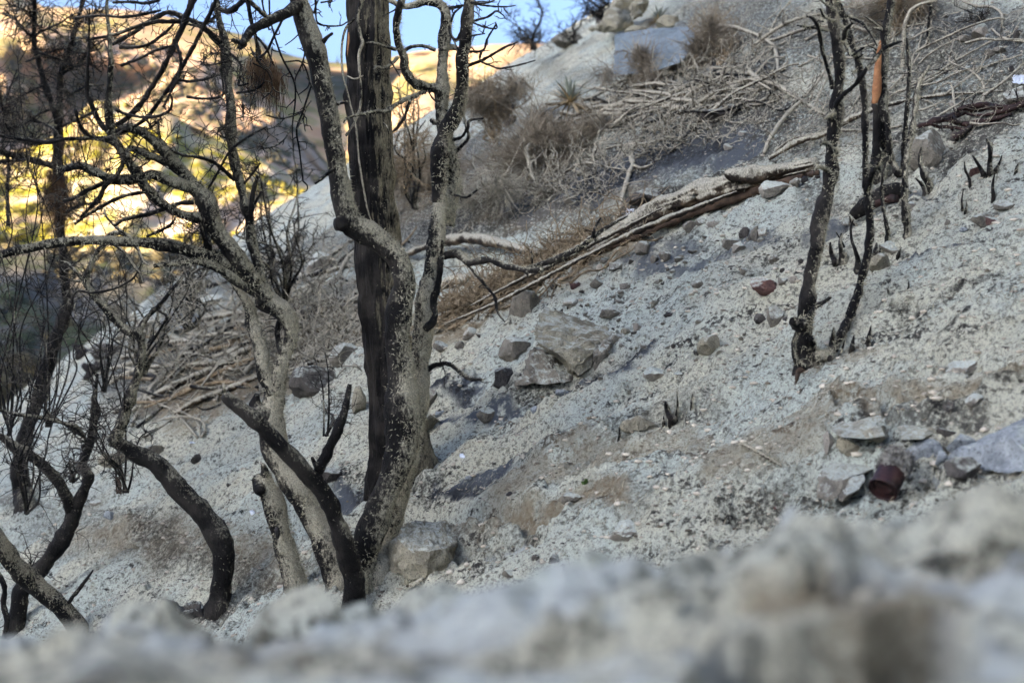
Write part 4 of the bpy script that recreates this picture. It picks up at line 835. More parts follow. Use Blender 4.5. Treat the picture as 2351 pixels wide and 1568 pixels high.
ST = [('single wavy charred sprout on the pale slope right of the grey boulder', 4, '1475 1285 24,1465 1230 22,1440 1180 18,1432 1120 8'),
      ('tallest charred sprout of the cluster on the upper right slope', 4, '1612 1215 50,1608 1150 36,1612 1080 30,1610 1010 34,1588 960 14'),
      ('slanting charred sprout beside the tallest one on the upper right slope', 4, '1570 1215 40,1540 1160 26,1510 1110 20,1490 1075 9'),
      ('forking charred sprout leaning away from the tallest one of its cluster', 4, '1645 1185 30,1665 1150 20,1680 1120 16,1692 1078 8'),
      ('small hooked sprout near the upper right edge', 4, '1790 1195 24,1795 1160 18,1812 1128 8'),
      ('dark straight sprout below the cluster on the upper right slope', 4, '1635 1365 26,1628 1290 22,1640 1212 10'),
      ('needle-thin charred sprout left of the low cluster of spikes', 4, '1420 1455 20,1415 1390 14,1426 1310 6'),
      ('tiny black spike in the low cluster on the upper right slope', 4, '1440 1465 20,1448 1430 14,1446 1400 6'),
      ('curved sprout with thin tip growing left of the second stem of the twin tree', 8, '700 385 60,695 320 34,675 250 24,652 180 20,648 100 18,665 45 8'),
      ('thick curved charred sprout at the outer side of the twin tree', 8, '545 350 46,520 300 32,508 250 26,505 200 10'),
      ('hooked charred sprout with root flare between the twin stems', 8, '600 305 60,580 260 32,572 200 24,582 140 10'),
      ('pale thin broken twig leaning behind the hooked sprout', 8, '600 230 14,580 190 13,545 130 8'),
      ('double charred stub hugging the right stem of the twin tree', 8, '810 310 44,820 260 36,825 205 12'),
      ('short black stub by the flat tilted slab right of the twin tree', 8, '850 285 26,855 250 20,845 225 9'),
      ('dark claw-like stub on the tilted slab', 8, '975 290 26,985 265 18,995 240 7'),
      ('upright charred stake in the middle of the pale slope', 7, '1245 1430 56,1215 1390 40,1200 1340 34,1192 1305 18'),
      ('thinner black stake upslope of the upright charred stake', 7, '1372 1345 20,1373 1300 18,1378 1250 8'),
      ('black pointed stake at the foot of the twin-stemmed tree, tallest of its row', 8, '655 945 36,660 900 28,670 842 8'),
      ('leaning black stake, last in the row below the twin-stemmed tree', 8, '765 895 34,775 840 26,788 775 7'),
      ('slim ash-grey stake, first in the row below the twin-stemmed tree', 8, '570 985 20,590 930 16,605 880 7'),
      ('small black spike on the open slope right of the twin tree', 8, '1046 512 14,1048 490 12,1048 470 5'),
      ('leaning black spike pair member on the open slope, left one', 8, '908 548 16,902 530 12,896 518 5'),
      ('thin stub low on the slope beside the long buried stick', 7, '1270 1400 26,1275 1330 16,1272 1235 7'),
      ('small stub with ash on the slope left of the upright stake', 7, '1180 1455 24,1180 1430 16,1178 1405 8'),
      ('charred twig stump standing in ash below the upright stake', 7, '872 1560 22,874 1520 16,872 1475 8'),
      ('crooked black twig sprouting near the burnt log chunk', 4, '690 1560 18,650 1540 16,640 1500 8')]
for k, (lb, c, tx) in enumerate(ST):
    q = tr(c, tx)[0]; stem('charred_stub', lb, 'stub', (q[0], q[1]), c, tx, ('bark_right', 'bark_front', 'bark_dark')[k % 3], 60 + k, 60, 0, 'charred stubs sticking out of the slope', bark='smooth')

# --- fallen log and fallen branches
p = Plant('fallen_log', 'long ash-covered fallen log lying across the slope', 'log', (1560, 480), seed=41)
yr_, yl_ = ground_hit(1870, 392), ground_hit(1090, 715)
p.add('trunk', 0, '1872 376 26,1830 386 34,1780 398 40,1730 412 48,1690 420 54,1650 434 56,1600 452 58,1550 472 56,1500 492 54,1450 518 50,1400 546 46,1350 574 42,1300 600 38,1250 624 34,1200 648 30,1150 674 26,1100 700 22', 'log', y0=yr_, dy=yl_ - yr_, fuzz=2200, sides=40, bark='grain', wob=0)
for tx in ('1690 440 4,1600 476 12,1480 524 14,1380 570 10,1300 606 3', '1850 392 3,1760 416 8,1650 450 10,1560 490 4', '1520 478 4,1420 530 9,1300 592 10,1180 650 8,1080 702 3', '1400 560 3,1280 622 9,1150 690 8,1020 745 3'):
    p.add('splinter', 0, tx, 'log', y0=yr_ - .05, dy=(yl_ - yr_) * .6, bark='grain', wob=.05)
p.add('slab', 0, '1850 386 8,1800 390 22,1740 400 34,1700 404 36,1676 400 26,1664 397 10', 'log', y0=yr_ + .02, dy=.1, fuzz=300, bark='grain', wob=0)
p.add('split_rail', 0, '1880 396 12,1800 418 16,1700 452 20,1600 486 20,1500 526 20,1420 560 20,1340 590 20,1260 622 16', 'wood_dark', y0=yr_ - .06, dy=yl_ - yr_ - .12, bark='grain', wob=0, label='scorched brown rail of split wood along the log')
p.done()
FB = [  # label, view, trace, material, depth offset, n twigs
 ('thick pale bent branch lying behind the pale forked manzanita', 0, '925 588 14,960 574 15,1000 560 18,1035 552 24,1070 548 26,1105 550 26,1150 560 24,1200 574 22,1240 584 16', 'log', -.10, 6),
 ('pale broken log end resting under the bent branch', 0, '990 668 26,1030 650 28,1070 640 26,1095 632 18', 'log', 0, 2),
 ('long straight bare stick running up the slope past the split tree', 4, '80 1105 30,160 1050 34,250 995 40,350 960 42,480 925 40,590 850 40,700 800 38,800 760 34,1000 705 28,1300 655 24,1500 645 18,1700 632 12', 'log', -.05, 8),
 ('long curved stick arching above the straight bare one near the split tree', 4, '900 690 14,960 640 14,1100 600 16,1250 570 16,1400 500 18,1550 470 16,1700 420 13,1840 380 9', 'twig_pale', -.05, 7),
 ('thin pale stick lying behind the twin stems, lower of two', 4, '130 1040 16,250 960 16,400 930 14,600 905 22,760 900 22,900 890 20,1000 870 16', 'twig_pale', -.03, 3),
 ('grey branch dropping across the slope left of the twin tree', 4, '-60 500 34,0 540 36,60 570 36,150 600 36,250 665 34,330 710 30,420 770 26,500 810 22', 'twig_pale', -.08, 8),
 ('smooth pale limb slanting down left of the twin tree', 4, '45 1060 24,80 980 30,130 890 30,200 800 28,260 740 24,310 690 14', 'twig_pale', -.05, 2),
 ('black curved hook of branch left of the twin tree', 4, '95 650 24,95 560 28,70 490 26,10 420 20', 'bark_dark', -.1, 1),
 ('pale arched branch curving down left of the twin tree', 4, '135 530 20,140 430 24,120 340 26,70 280 24,0 245 20,-60 230 14', 'twig_pale', -.12, 3),
 ('long pale arching branch over the big blue-grey slab', 3, '1100 410 18,1180 360 24,1270 300 30,1370 250 32,1460 210 32,1540 188 34,1640 186 34,1740 215 30,1845 255 26,1960 330 20', 'twig_pale', -.35, 9),
 ('grey limb sweeping from the top edge to the split tree', 4, '-40 330 22,60 250 26,150 190 26,230 150 24,330 120 22,440 100 18', 'twig_pale', -.2, 6),
 ('long grey limb behind the twin stems crossing to the split tree', 4, '0 290 20,100 280 22,250 230 22,400 185 24,560 180 26,660 185 30,760 220 28,820 260 18', 'twig_pale', -.1, 5),
 ('white bleached stick sticking out of the brush at the log', 3, '860 1510 20,880 1420 26,905 1320 30,940 1200 34,965 1130 30,960 1030 20,1010 960 22,1040 900 24,1035 800 18,1010 720 12', 'twig_pale', -.1, 5),
 ('pale curling branch hooked below the brush', 3, '945 1080 24,960 1130 26,1000 1160 24,1050 1160 20,1100 1135 10', 'twig_pale', -.12, 1),
 ('pale knobbly vertical branch hanging at the straw clump', 3, '480 945 26,400 960 28,320 970 30,250 1010 34,230 1050 34,250 1130 32,265 1200 28,295 1260 26,300 1320 14', 'twig_pale', -.25, 6),
 ('bleached branch running out of the straw clump toward the white stick', 3, '780 1030 18,860 1010 20,960 1000 22,1060 995 22,1160 970 20,1220 950 16,1225 890 14,1190 830 10', 'twig_pale', -.25, 7),
 ('forked bleached twig lying below the straw clump', 3, '470 1210 16,550 1160 20,630 1130 20,700 1135 18,800 1160 16,915 1175 9', 'twig_pale', -.2, 8),
 ('bent pale double stick at the left end of the brush', 3, '0 1340 20,50 1280 22,110 1245 20,150 1260 20,165 1340 14', 'twig_pale', -.1, 2),
 ('dark branch leaning over the bundle of bleached sticks', 3, '1525 400 20,1530 500 24,1560 590 26,1640 630 24,1700 670 22,1790 700 14', 'bark_dark', -.2, 2),
 ('long slanting pole across the gully at left, upper', 6, '40 285 30,130 315 36,250 365 44,340 430 46,420 485 46,490 535 46,560 570 44,640 600 46,705 612 46', 'log', -.35, 8),
 ('thick barkless pole in the left brush pile behind the pine', 6, '230 680 60,330 645 62,430 620 58,540 590 50,640 570 44,720 550 40', 'log', -.1, 6),
 ('lower thick pole of the left brush pile', 6, '290 860 60,400 815 62,520 780 58,620 760 50,720 735 46', 'log', -.1, 6),
 ('lowest mossy-looking pole of the left brush pile by the rounded boulder', 6, '270 1000 40,400 960 50,500 905 52,560 870 52,640 820 46,720 780 40', 'log', -.05, 6),
 ('slender pole above the thick ones in the left brush pile', 6, '180 500 30,300 455 34,440 415 36,560 390 34,690 360 30', 'log', -.15, 7),
 ('smooth dark pole lying down the gully at left, upper of two', 5, '1000 1290 30,1150 1220 44,1300 1150 48,1400 1105 48,1550 1040 48,1700 960 50,1770 930 46', 'log', -.05, 6),
 ('smooth dark pole lying down the gully at left, lower of two', 5, '1210 1390 26,1330 1310 40,1450 1265 44,1560 1225 44,1700 1165 38,1800 1120 34', 'log', 0, 3),
 ('thick pale log half hidden behind the hollow looped trunk', 5, '1230 1090 50,1330 1060 50,1440 1040 52,1550 1020 54,1660 970 60,1760 935 62', 'log', -.15, 6),
 ('curving grey stick in the left brush above the dark poles', 5, '1000 830 24,1090 820 26,1180 860 28,1260 890 28,1330 950 24', 'log', -.2, 4),
 ('long bent grey stick across the left brush', 5, '1080 770 18,1180 800 22,1300 830 22,1450 850 22,1600 840 20,1720 830 18', 'twig_pale', -.25, 8),
 ('thin arched stick planted in the ash ledge at left', 5, '1385 1545 14,1380 1480 16,1340 1420 16,1250 1370 14,1120 1330 14,1000 1260 12', 'twig_pale', 0, 2),
 ('second arched stick rooted beside the first on the ash ledge', 5, '1390 1550 20,1420 1500 18,1400 1440 16,1320 1410 15,1200 1410 14,1080 1440 10', 'twig_pale', 0, 1),
 ('straight thin stick leaning to the arched ones on the ash ledge', 5, '1365 1550 22,1300 1470 18,1200 1370 16,1080 1300 14,960 1230 10', 'twig_pale', 0, 1),
 ('short pale stick on the ash below the arched ones', 9, '870 40 8,930 75 9', 'twig_pale', 0, 0),
 ('buried fuzzy stick on the pale slope above the rusty can', 11, '355 105 20,400 120 26,450 145 26,500 175 24,550 205 24,605 240 16', 'twig_pale', -.01, 1),
 ('small knobbly stick with dark end in front of the stump-like rock', 10, '400 965 40,450 960 34,500 925 24,550 885 16', 'log', -.01, 0),
 ('slender stick lying beside the rounded boulder at left', 6, '285 1250 8,340 1255 9,410 1280 8', 'twig_pale', 0, 0),
 ('pale stick lying across the rounded boulder', 6, '285 1080 9,400 1068 10,560 1055 9,740 1060 8', 'twig_pale', -.1, 1),
 ('bleached stick curving among roots at the top right', 4, '1420 10 14,1520 45 20,1620 50 22,1690 100 18,1690 190 12', 'twig_pale', -.05, 3),
 ('bleached branch near the right edge by the top', 4, '1620 200 18,1700 265 20,1845 290 18,1900 290 14', 'twig_pale', -.03, 3),
 ('dropped twiggy branch at upper right beside the pale rock', 4, '1560 700 20,1570 620 22,1550 560 22,1500 510 18,1450 480 14,1300 420 10', 'twig_pale', -.05, 8),
 ('curved pale shoot above the burnt roots', 4, '1375 770 14,1360 690 16,1350 610 16,1325 575 14,1280 600 9', 'twig_pale', -.03, 2),
]
for k, (lb, c, tx, mt, dY, tw) in enumerate(FB):
    q = tr(c, tx); m = q[np.argmax(q[:, 1])]
    ya, yb = [min(ground_hit(*e[:2]), 14.0) for e in (q[0], q[-1])]
    p = Plant('fallen_branch', lb, 'branch', m[:2], Y=min(ya, yb), seed=200 + k)
    p.add('limb', c, tx, mt, y0=ya + dY, dy=(yb - ya) * .9, wob=.05, fuzz=int(30 * np.median(q[:, 2])) if np.median(q[:, 2]) > 8 else 0)
    if tw: p.twigs(0, tw, (15, 70), 3.2, .05, .28, 1.4)
    p.done('twig_pale')

# --- brush: bundles of bleached sticks and fine twig litter
def stick_pile(name, label, group, n, ua, va, du, dv, ang, L, w, mat, seed, lift=.06, tw=.8):
    """n single sticks, each an object"""
    r = np.random.default_rng(seed)
    for k in range(n):
        f = r.uniform(0, 1); u = ua[0] + f * (ua[1] - ua[0]) + r.normal(0, du); v = va[0] + f * (va[1] - va[0]) + r.normal(0, dv)
        Y = min(ground_hit(u, v), 14.0); a = math.radians(r.normal(*ang)); l = r.uniform(*L) * .5
        q = []
        for s in (-1, -.4, .2, .7, 1): q.append((u + s * l * math.cos(a) + r.normal(0, l * .06), v - s * l * math.sin(a) + r.normal(0, l * .07), r.uniform(*w) * (1 - .3 * s)))
        ys = [min(ground_hit(*e[:2]), 16.0) for e in (q[0], q[-1])]
        p = Plant(name, label, 'stick', (u, v), Y=Y, group=group, seed=seed * 100 + k)
        mk = mat[k % len(mat)] if isinstance(mat, tuple) else mat
        p.add('shaft', 0, q, mk, y0=ys[0] * .5 + Y * .5 - r.uniform(0, lift) * 3, dy=(ys[1] - ys[0]) * .5, wob=.06, bark='smooth')
        p.twigs(0, int(r.poisson(tw * 3)), (12, 55), 2.4, .05, .25, tw); p.done(mk if mk.startswith('twig') else 'twig_pale', 3)
stick_pile('dead_stick', 'bleached stick in the heaped bundle beside the dark boulder upslope', 'bleached sticks heaped upslope of the log', 70, (1380, 1740), (245, 190), 35, 26, (16, 14), (80, 280), (3, 9), ('twig_pale', 'twig_pale', 'log', 'bark_front'), 51)
stick_pile('dead_stick', 'grey stick in the brush heap behind the pine and the arching manzanita', 'grey sticks heaped behind the pine', 95, (340, 800), (840, 680), 45, 55, (18, 18), (90, 340), (3, 11), ('twig_pale', 'log', 'bark_front', 'twig_pale', 'twig_brown'), 52)
stick_pile('dead_stick', 'brown stick in the twiggy litter under the fallen log', 'brown sticks under the fallen log', 40, (1000, 1440), (730, 540), 30, 16, (28, 14), (60, 220), (3, 7), 'twig_brown', 53)
stick_pile('dead_stick', 'thin grey stick strewn over the upper slope behind the twin-stemmed tree', 'sticks strewn on the upper slope', 34, (1750, 2330), (120, 130), 60, 70, (25, 22), (50, 220), (3, 6), 'twig_pale', 54)
def twig_mass(name, label, n, regions, L, w, mat, seed, up=.15, spread=(20, 15)):
    r = np.random.default_rng(seed); T, R = [], []
    for k in range(n):
        (u0, v0, u1, v1) = regions[r.integers(len(regions))]; f = r.uniform()
        u = u0 + (u1 - u0) * f + r.normal(0, spread[0]); v = v0 + (v1 - v0) * f + r.normal(0, spread[1])
        Y = min(ground_hit(u, v), 15.0) - r.uniform(0, .12); P0 = at(u, v, Y); sc = Y / FPX
        d = np.array([r.normal(.4, .7), r.normal(0, .5), r.normal(up, .35)])
        for j in range(3):
            q = gnarl(P0, d + r.normal(0, .5, 3), r.uniform(*L) * sc, TW, r, .32); rad = r.uniform(*w) * .5 * sc
            T.append(q); R.append(np.linspace(rad, rad * .4, TW)); P0 = q[r.integers(2, 5)]
    V, F = tube_arr(np.array(T), np.array(R), 3)
    link(name, raw_mesh(name, V, F), M[mat], kind='stuff', label=label, cat='twigs')
twig_mass('twig_litter', 'brown twig litter under the fallen log', 700, [(1000, 740, 1230, 640), (1050, 700, 1330, 590), (1200, 640, 1450, 520)], (30, 100), (2.0, 4.4), 'twig_brown', 61)
twig_mass('twig_litter', 'pale twig litter tangled in the left brush heap', 620, [(350, 880, 800, 720), (450, 760, 820, 640), (620, 860, 830, 740)], (40, 130), (2.2, 5.0), 'twig_pale', 62, .2, (40, 30))
twig_mass('twig_litter', 'grey twig tangle below the straw clump', 480, [(1120, 470, 1400, 420), (1160, 420, 1480, 330), (1000, 480, 1200, 430)], (30, 100), (2.0, 4.2), 'twig_pale', 63, .2, (30, 22))
twig_mass('twig_litter', 'grey twig tangle around the bleached bundle of sticks', 380, [(1380, 270, 1720, 220), (1420, 210, 1700, 150), (1480, 330, 1660, 290)], (30, 100), (1.8, 4.0), 'twig_pale', 64, .2, (30, 20))
twig_mass('twig_litter', 'loose twigs over the upper right slope', 300, [(1750, 60, 2340, 60), (1750, 200, 2330, 170), (1760, 290, 2000, 280)], (30, 90), (1.5, 2.8), 'twig_pale', 65, .1, (40, 40))

# --- bare shrubs: stems from one base toward points spread through a crown
def shrub(name, label, uv, Y, crown, n, wst, mat, tmat, seed, tw=14, L=(25, 90), group=None, wild=.06, cat='shrub', sub=1.4, up=.15):
    p = Plant(name, label, cat, uv, Y=Y, group=group, seed=seed); r = p.r; cu, cv, ru, rv = crown
    for k in range(n):
        a = r.uniform(0, 6.283); m = math.sqrt(r.uniform(.15, 1)); tu, tv = cu + ru * m * math.cos(a), cv + rv * m * math.sin(a)
        q = [(uv[0] + r.normal(0, 3), uv[1], wst)]
        for f in (.25, .5, .75, 1): q.append((uv[0] + (tu - uv[0]) * f ** 1.2 + r.normal(0, ru * wild * 2), uv[1] + (tv - uv[1]) * f + r.normal(0, rv * wild), wst * (1 - .7 * f)))
        p.add('stem', 0, q, mat, y0=p.Y, dy=r.normal(0, .35), wob=.1, bark='smooth'); p.twigs(k, tw, L, max(1.8, wst * .4), up, .28, sub, t0=.25)
    p.done(tmat, 3); return p
shrub('bare_shrub', 'tangled bare shrub at the far left edge in front of the shaded hill', (20, 1000), 6.4, (40, 330, 130, 330), 10, 5, 'bark_dark', 'twig', 71, 28, (25, 110), wild=.14)
shrub('bare_shrub', 'fine-twigged bare shrub low at the left edge', (60, 1180), 5.6, (70, 880, 120, 170), 9, 6, 'bark_dark', 'twig', 72, 20, (25, 90))
shrub('bare_shrub', 'bare charred shrub between the dead pine and snaking trunk', (290, 1130), 5.2, (270, 900, 110, 150), 8, 6, 'bark_dark', 'twig', 73, 18, (25, 80))
shrub('bare_shrub', 'grey bare shrub in the gully behind the snaking trunk', (330, 860), 7.5, (330, 640, 150, 130), 13, 7, 'bark_front', 'twig_pale', 74, 18, (25, 90))
shrub('bare_shrub', 'grey bare shrub at the crest seen against the yellow hill', (650, 700), 8.6, (640, 440, 110, 150), 13, 8, 'bark_front', 'twig', 75, 18, (25, 90))
shrub('bare_shrub', 'bare shrub against the yellow hill beneath the arching limbs', (430, 760), 8.2, (400, 520, 150, 140), 12, 7, 'bark_front', 'twig', 76, 16, (25, 90))
shrub('bare_shrub', 'brown bare shrub at the crest just right of the pine trunk', (950, 480), 9.0, (945, 300, 60, 130), 9, 8, 'bark_front', 'twig_brown', 77, 20, (20, 70))
shrub('bare_shrub', 'wispy brown shrub at the crest right of the pale forked tree', (1140, 330), 11.0, (1150, 195, 80, 60), 10, 5, 'twig_brown', 'twig_brown', 78, 26, (20, 70))
shrub('bare_shrub', 'dark wiry shrub standing on the skyline against the blue', (1225, 115), 17.0, (1215, 40, 70, 70), 9, 5, 'bark_dark', 'twig', 79, 20, (15, 50))
shrub('bare_shrub', 'dark leafless shrub behind the topmost boulder on the skyline', (1395, 55), 15.0, (1360, -20, 60, 70), 9, 6, 'bark_dark', 'twig', 80, 18, (15, 50))
shrub('bare_shrub', 'arched wiry shrub on the skyline between the other two', (1320, 100), 16.0, (1300, 50, 50, 45), 6, 4, 'bark_dark', 'twig', 81, 12, (15, 40))
shrub('bare_shrub', 'wispy brown shrub leaning on the blue-grey slab', (1480, 190), 10.5, (1480, 130, 70, 55), 10, 4, 'twig_brown', 'twig_brown', 82, 22, (15, 55))
shrub('bare_shrub', 'straw-coloured wispy shrub right of the blue-grey slab', (1650, 150), 9.8, (1640, 70, 65, 60), 12, 4, 'twig_brown', 'twig_brown', 83, 24, (15, 60))
shrub('bare_shrub', 'dusky wiry shrub at the top edge above the split tree', (2060, 70), 7.2, (2090, 0, 90, 60), 10, 5, 'twig_brown', 'twig_brown', 84, 22, (20, 70))
shrub('bare_shrub', 'small black shrub near the top edge at right', (2245, 55), 6.6, (2230, 20, 40, 35), 6, 4, 'bark_dark', 'twig', 85, 8, (15, 40))
shrub('bare_shrub', 'tall leafless shrub between the shaded hill and the dead pine', (110, 980), 6.9, (170, 300, 130, 260), 6, 5, 'bark_dark', 'twig', 89, 16, (25, 100), wild=.14)
shrub('bare_shrub', 'thin-twigged shrub reaching up in front of the sunlit yellow slope', (240, 900), 6.6, (210, 480, 160, 130), 9, 4, 'bark_dark', 'twig', 90, 22, (25, 90), wild=.12)
shrub('bare_shrub', 'slim charred seedling with side twigs left of the black pine', (750, 1000), 4.9, (775, 850, 50, 110), 5, 6, 'bark_dark', 'twig', 86, 10, (20, 60))
shrub('bare_shrub', 'tiny reddish seedling with bare twigs on the ash left of the snaking trunk', (274, 1132), 5.35, (285, 1070, 26, 50), 4, 5, 'wood_dark', 'twig', 87, 8, (12, 40))
shrub('bare_shrub', 'forked dark seedling between the Y-shaped tree and dead pine', (165, 1105), 5.6, (165, 960, 50, 110), 5, 8, 'bark_dark', 'twig', 88, 10, (20, 70))

# --- clump of dry straw and two yuccas
def tuft(name, label, cat, uv, Y, n, L, mat, seed, lean=(0, 0, .2), rad=2.2, spread=.55, core=(60, 30), part='straw', wild=.10, droop=-.04, heads=9):
    """a ragged clump: several heads of strands, each swept its own way, with bare twigs poking out"""
    p = Plant(name, label, cat, uv, Y=Y, seed=seed); r = p.r; sc = Y / FPX; T = []; Rr = []
    for h in range(heads):
        c = p.base + np.array([r.normal(0, core[0]), r.normal(0, core[0] * .5), r.normal(0, core[1])]) * sc; ln = np.array(lean) + r.normal(0, .55, 3) * np.array([1, .6, .8]); k = r.uniform(.5, 1.2)
        for _ in range(int(n / heads)):
            d = r.normal(0, 1, 3) * spread + ln; b = c + r.normal(0, core[1] * .55 * sc, 3); l = min(r.lognormal(0, .35), 2.0) * k
            T.append(gnarl(b, d, .5 * (L[0] + L[1]) * l * sc, 6, r, wild, (0, 0, droop))); Rr.append(np.linspace(1, .3, 6) * rad * .5 * sc * r.uniform(.7, 1.3))
        for _ in range(5):
            q = gnarl(c, ln + r.normal(0, .7, 3), L[1] * r.uniform(.8, 1.6) * sc, 6, r, .28); T.append(q); Rr.append(np.linspace(1, .3, 6) * rad * 1.1 * sc)
    V, F = tube_arr(np.array(T), np.array(Rr), 3); link(part, raw_mesh(part, V - p.base, F), M[mat], p.root, kind='stuff'); return p
tuft('straw_clump', 'large brown-grey clump of dry straw in the middle of the slope', 'dry clump', (1300, 325), ground_hit(1300, 345) - .25, 3600, (40, 105), 'straw', 91, (-.35, -.3, .45), 1.9, .5, (55, 26), heads=14)
tuft('straw_clump', 'smaller hanging straw clump below the big one', 'dry clump', (1225, 445), ground_hit(1225, 465), 1300, (35, 80), 'twig_pale', 92, (.1, -.2, -.2), 1.7, .6, (55, 18))
tuft('straw_clump', 'dark straw tangle at the crest beside the pale forked tree', 'dry clump', (960, 420), ground_hit(960, 455), 1500, (40, 90), 'straw', 93, (.1, -.2, .3), 1.8, .6, (40, 30))
tuft('straw_clump', 'feathery straw clump hanging right of the blue-grey slab', 'dry clump', (1640, 105), 9.4, 1800, (28, 66), 'straw', 94, (-.1, -.2, .5), 1.5, .45, (26, 22))
tuft('straw_clump', 'thin straw clump in front of the blue-grey slab', 'dry clump', (1480, 170), 9.8, 1300, (25, 60), 'straw', 95, (0, -.2, .3), 1.4, .6, (36, 18))
tuft('straw_clump', 'grey-brown straw clump at the top edge above the split tree', 'dry clump', (2080, 25), ground_hit(2080, 50), 1100, (28, 70), 'straw', 96, (0, -.2, -.1), 1.5, .6, (60, 24))
tuft('straw_clump', 'brown straw mass at the crest, right of the forked tree', 'dry clump', (1150, 215), 11.0, 1800, (28, 70), 'straw', 97, (0, 0, .25), 1.5, .6, (50, 26))
def yucca(label, uv, Y, n, L, seed):
    p = Plant('yucca', label, 'yucca', uv, Y=Y, seed=seed); r = p.r; sc = Y / FPX; 
    for k in range(n):
        g = r.uniform() < .45; az = r.uniform(0, 6.283); el = r.uniform(.6, 1.35) if g else r.uniform(-.25, .7)
        d = np.array([math.cos(az) * math.cos(el), math.sin(az) * math.cos(el), math.sin(el)]); l = r.uniform(*L) * sc; side = np.cross(d, [0, 0, 1]); side /= np.linalg.norm(side) + 1e-9
        V = []; bend = np.array([0, 0, -.25 * l])
        for f, w in ((0, .7), (.3, 1), (.65, .7), (1, .05)):
            c = d * l * f + bend * f * f; ww = side * (l * .030 * w + .0006)
            V += [c - ww, c + np.array([0, 0, -ww.__abs__().max() * .5]), c + ww]
        F = []
        for a in range(3):
            for b in range(2): F.append([a * 3 + b, a * 3 + b + 1, a * 3 + 4 + b, a * 3 + 3 + b])
        link('leaf', raw_mesh('leaf', V, F), M['yucca_green' if g else 'yucca_tan'], p.root)
yucca('scorched yucca with green inner leaves behind the big straw clump', (1310, 235), 9.0, 90, (50, 95), 98)
yucca('small scorched yucca beside the topmost boulders on the skyline', (1512, 48), 13.0, 60, (30, 55), 99)

# ------------------------------------------------------------------ rocks
def sphere_data(sub):
    bm = bmesh.new(); bmesh.ops.create_icosphere(bm, subdivisions=sub, radius=1.0); bm.verts.ensure_lookup_table()
    d = (np.array([v.co[:] for v in bm.verts]), np.array([[v.index for v in f.verts] for f in bm.faces])); bm.free(); return d
SPH = {k: sphere_data(k) for k in (1, 2, 3, 4, 5)}
def rock_mesh(name, size, seed, sub, cuts=9, rough=.05, boxy=.0, rot=None):
    """a chipped stone: a ball cut by random planes, then roughened"""
    r = np.random.default_rng(seed); V, F = SPH[sub]; V = V.copy()
    for k in range(cuts):
        n = r.normal(0, 1, 3); n /= np.linalg.norm(n); d = r.uniform(.42, .78)
        V -= np.maximum(V @ n - d, 0)[:, None] * n
    if boxy:
        for n in np.array([[1, .1, .1], [-1, .1, .05], [0, -1, .2], [.1, 0, 1], [0, 1, 0], [.7, -.7, 0]]):
            n = n / np.linalg.norm(n); V -= np.maximum(V @ n - (1 - .45 * boxy), 0)[:, None] * n
    V = V + V * (rough * 2.0 * vnoise(V * 1.7 + seed, seed) + rough * vnoise(V * 5 + seed, seed + 1) + rough * .45 * vnoise(V * 13, seed + 2))[:, None]
    ext = np.abs(V).max(0); V = V / ext
    if rot is not None:
        c, s = math.cos(rot), math.sin(rot); x, z = V[:, 0] * c - V[:, 2] * s, V[:, 0] * s + V[:, 2] * c; V = np.stack([x, V[:, 1], z], -1); V /= np.abs(V).max(0)
    me = raw_mesh(name, V * np.array(size), tris=F); me.set_sharp_from_angle(angle=math.radians(24)); return me
def rock(c, box, mat, label, seed, name='rock', cuts=9, boxy=0, rot=None, group=None, dY=0, deep=.8, rough=.05):
    ox, oy, k = VIEW[c]; u0, v0, u1, v1 = (ox + box[0] * k, oy + box[1] * k, ox + box[2] * k, oy + box[3] * k)
    w_, h_ = u1 - u0, v1 - v0; hs = [ground_hit(u0 + a * w_, v0 + b * h_) for a, b in ((.5, .92), (.82, .70), (.9, .55))]; Y = min(.6 * min(hs) + .4 * hs[0], 30) + dY; sc = Y / FPX
    sx, sz = (u1 - u0) / 2 * sc, (v1 - v0) / 2 * sc * 1.12; sy = max(deep, .9) * (sx * .6 + sz * .6)
    ctr = at((u0 + u1) / 2, (v0 + v1) / 2 + (v1 - v0) * .10, Y + sy * .66)
    sub = 4 if (u1 - u0) > 45 else (3 if (u1 - u0) > 22 else 2)
    me = rock_mesh(name, (sx * 1.03, sy, sz * 1.03), seed, sub, cuts, rough, boxy, rot)
    return link(name, me, M[mat], label=label, cat={'boulder': 'boulder', 'burnt_stump': 'stump', 'root_burl': 'burl'}.get(name, 'rock'), group=group, loc=ctr)
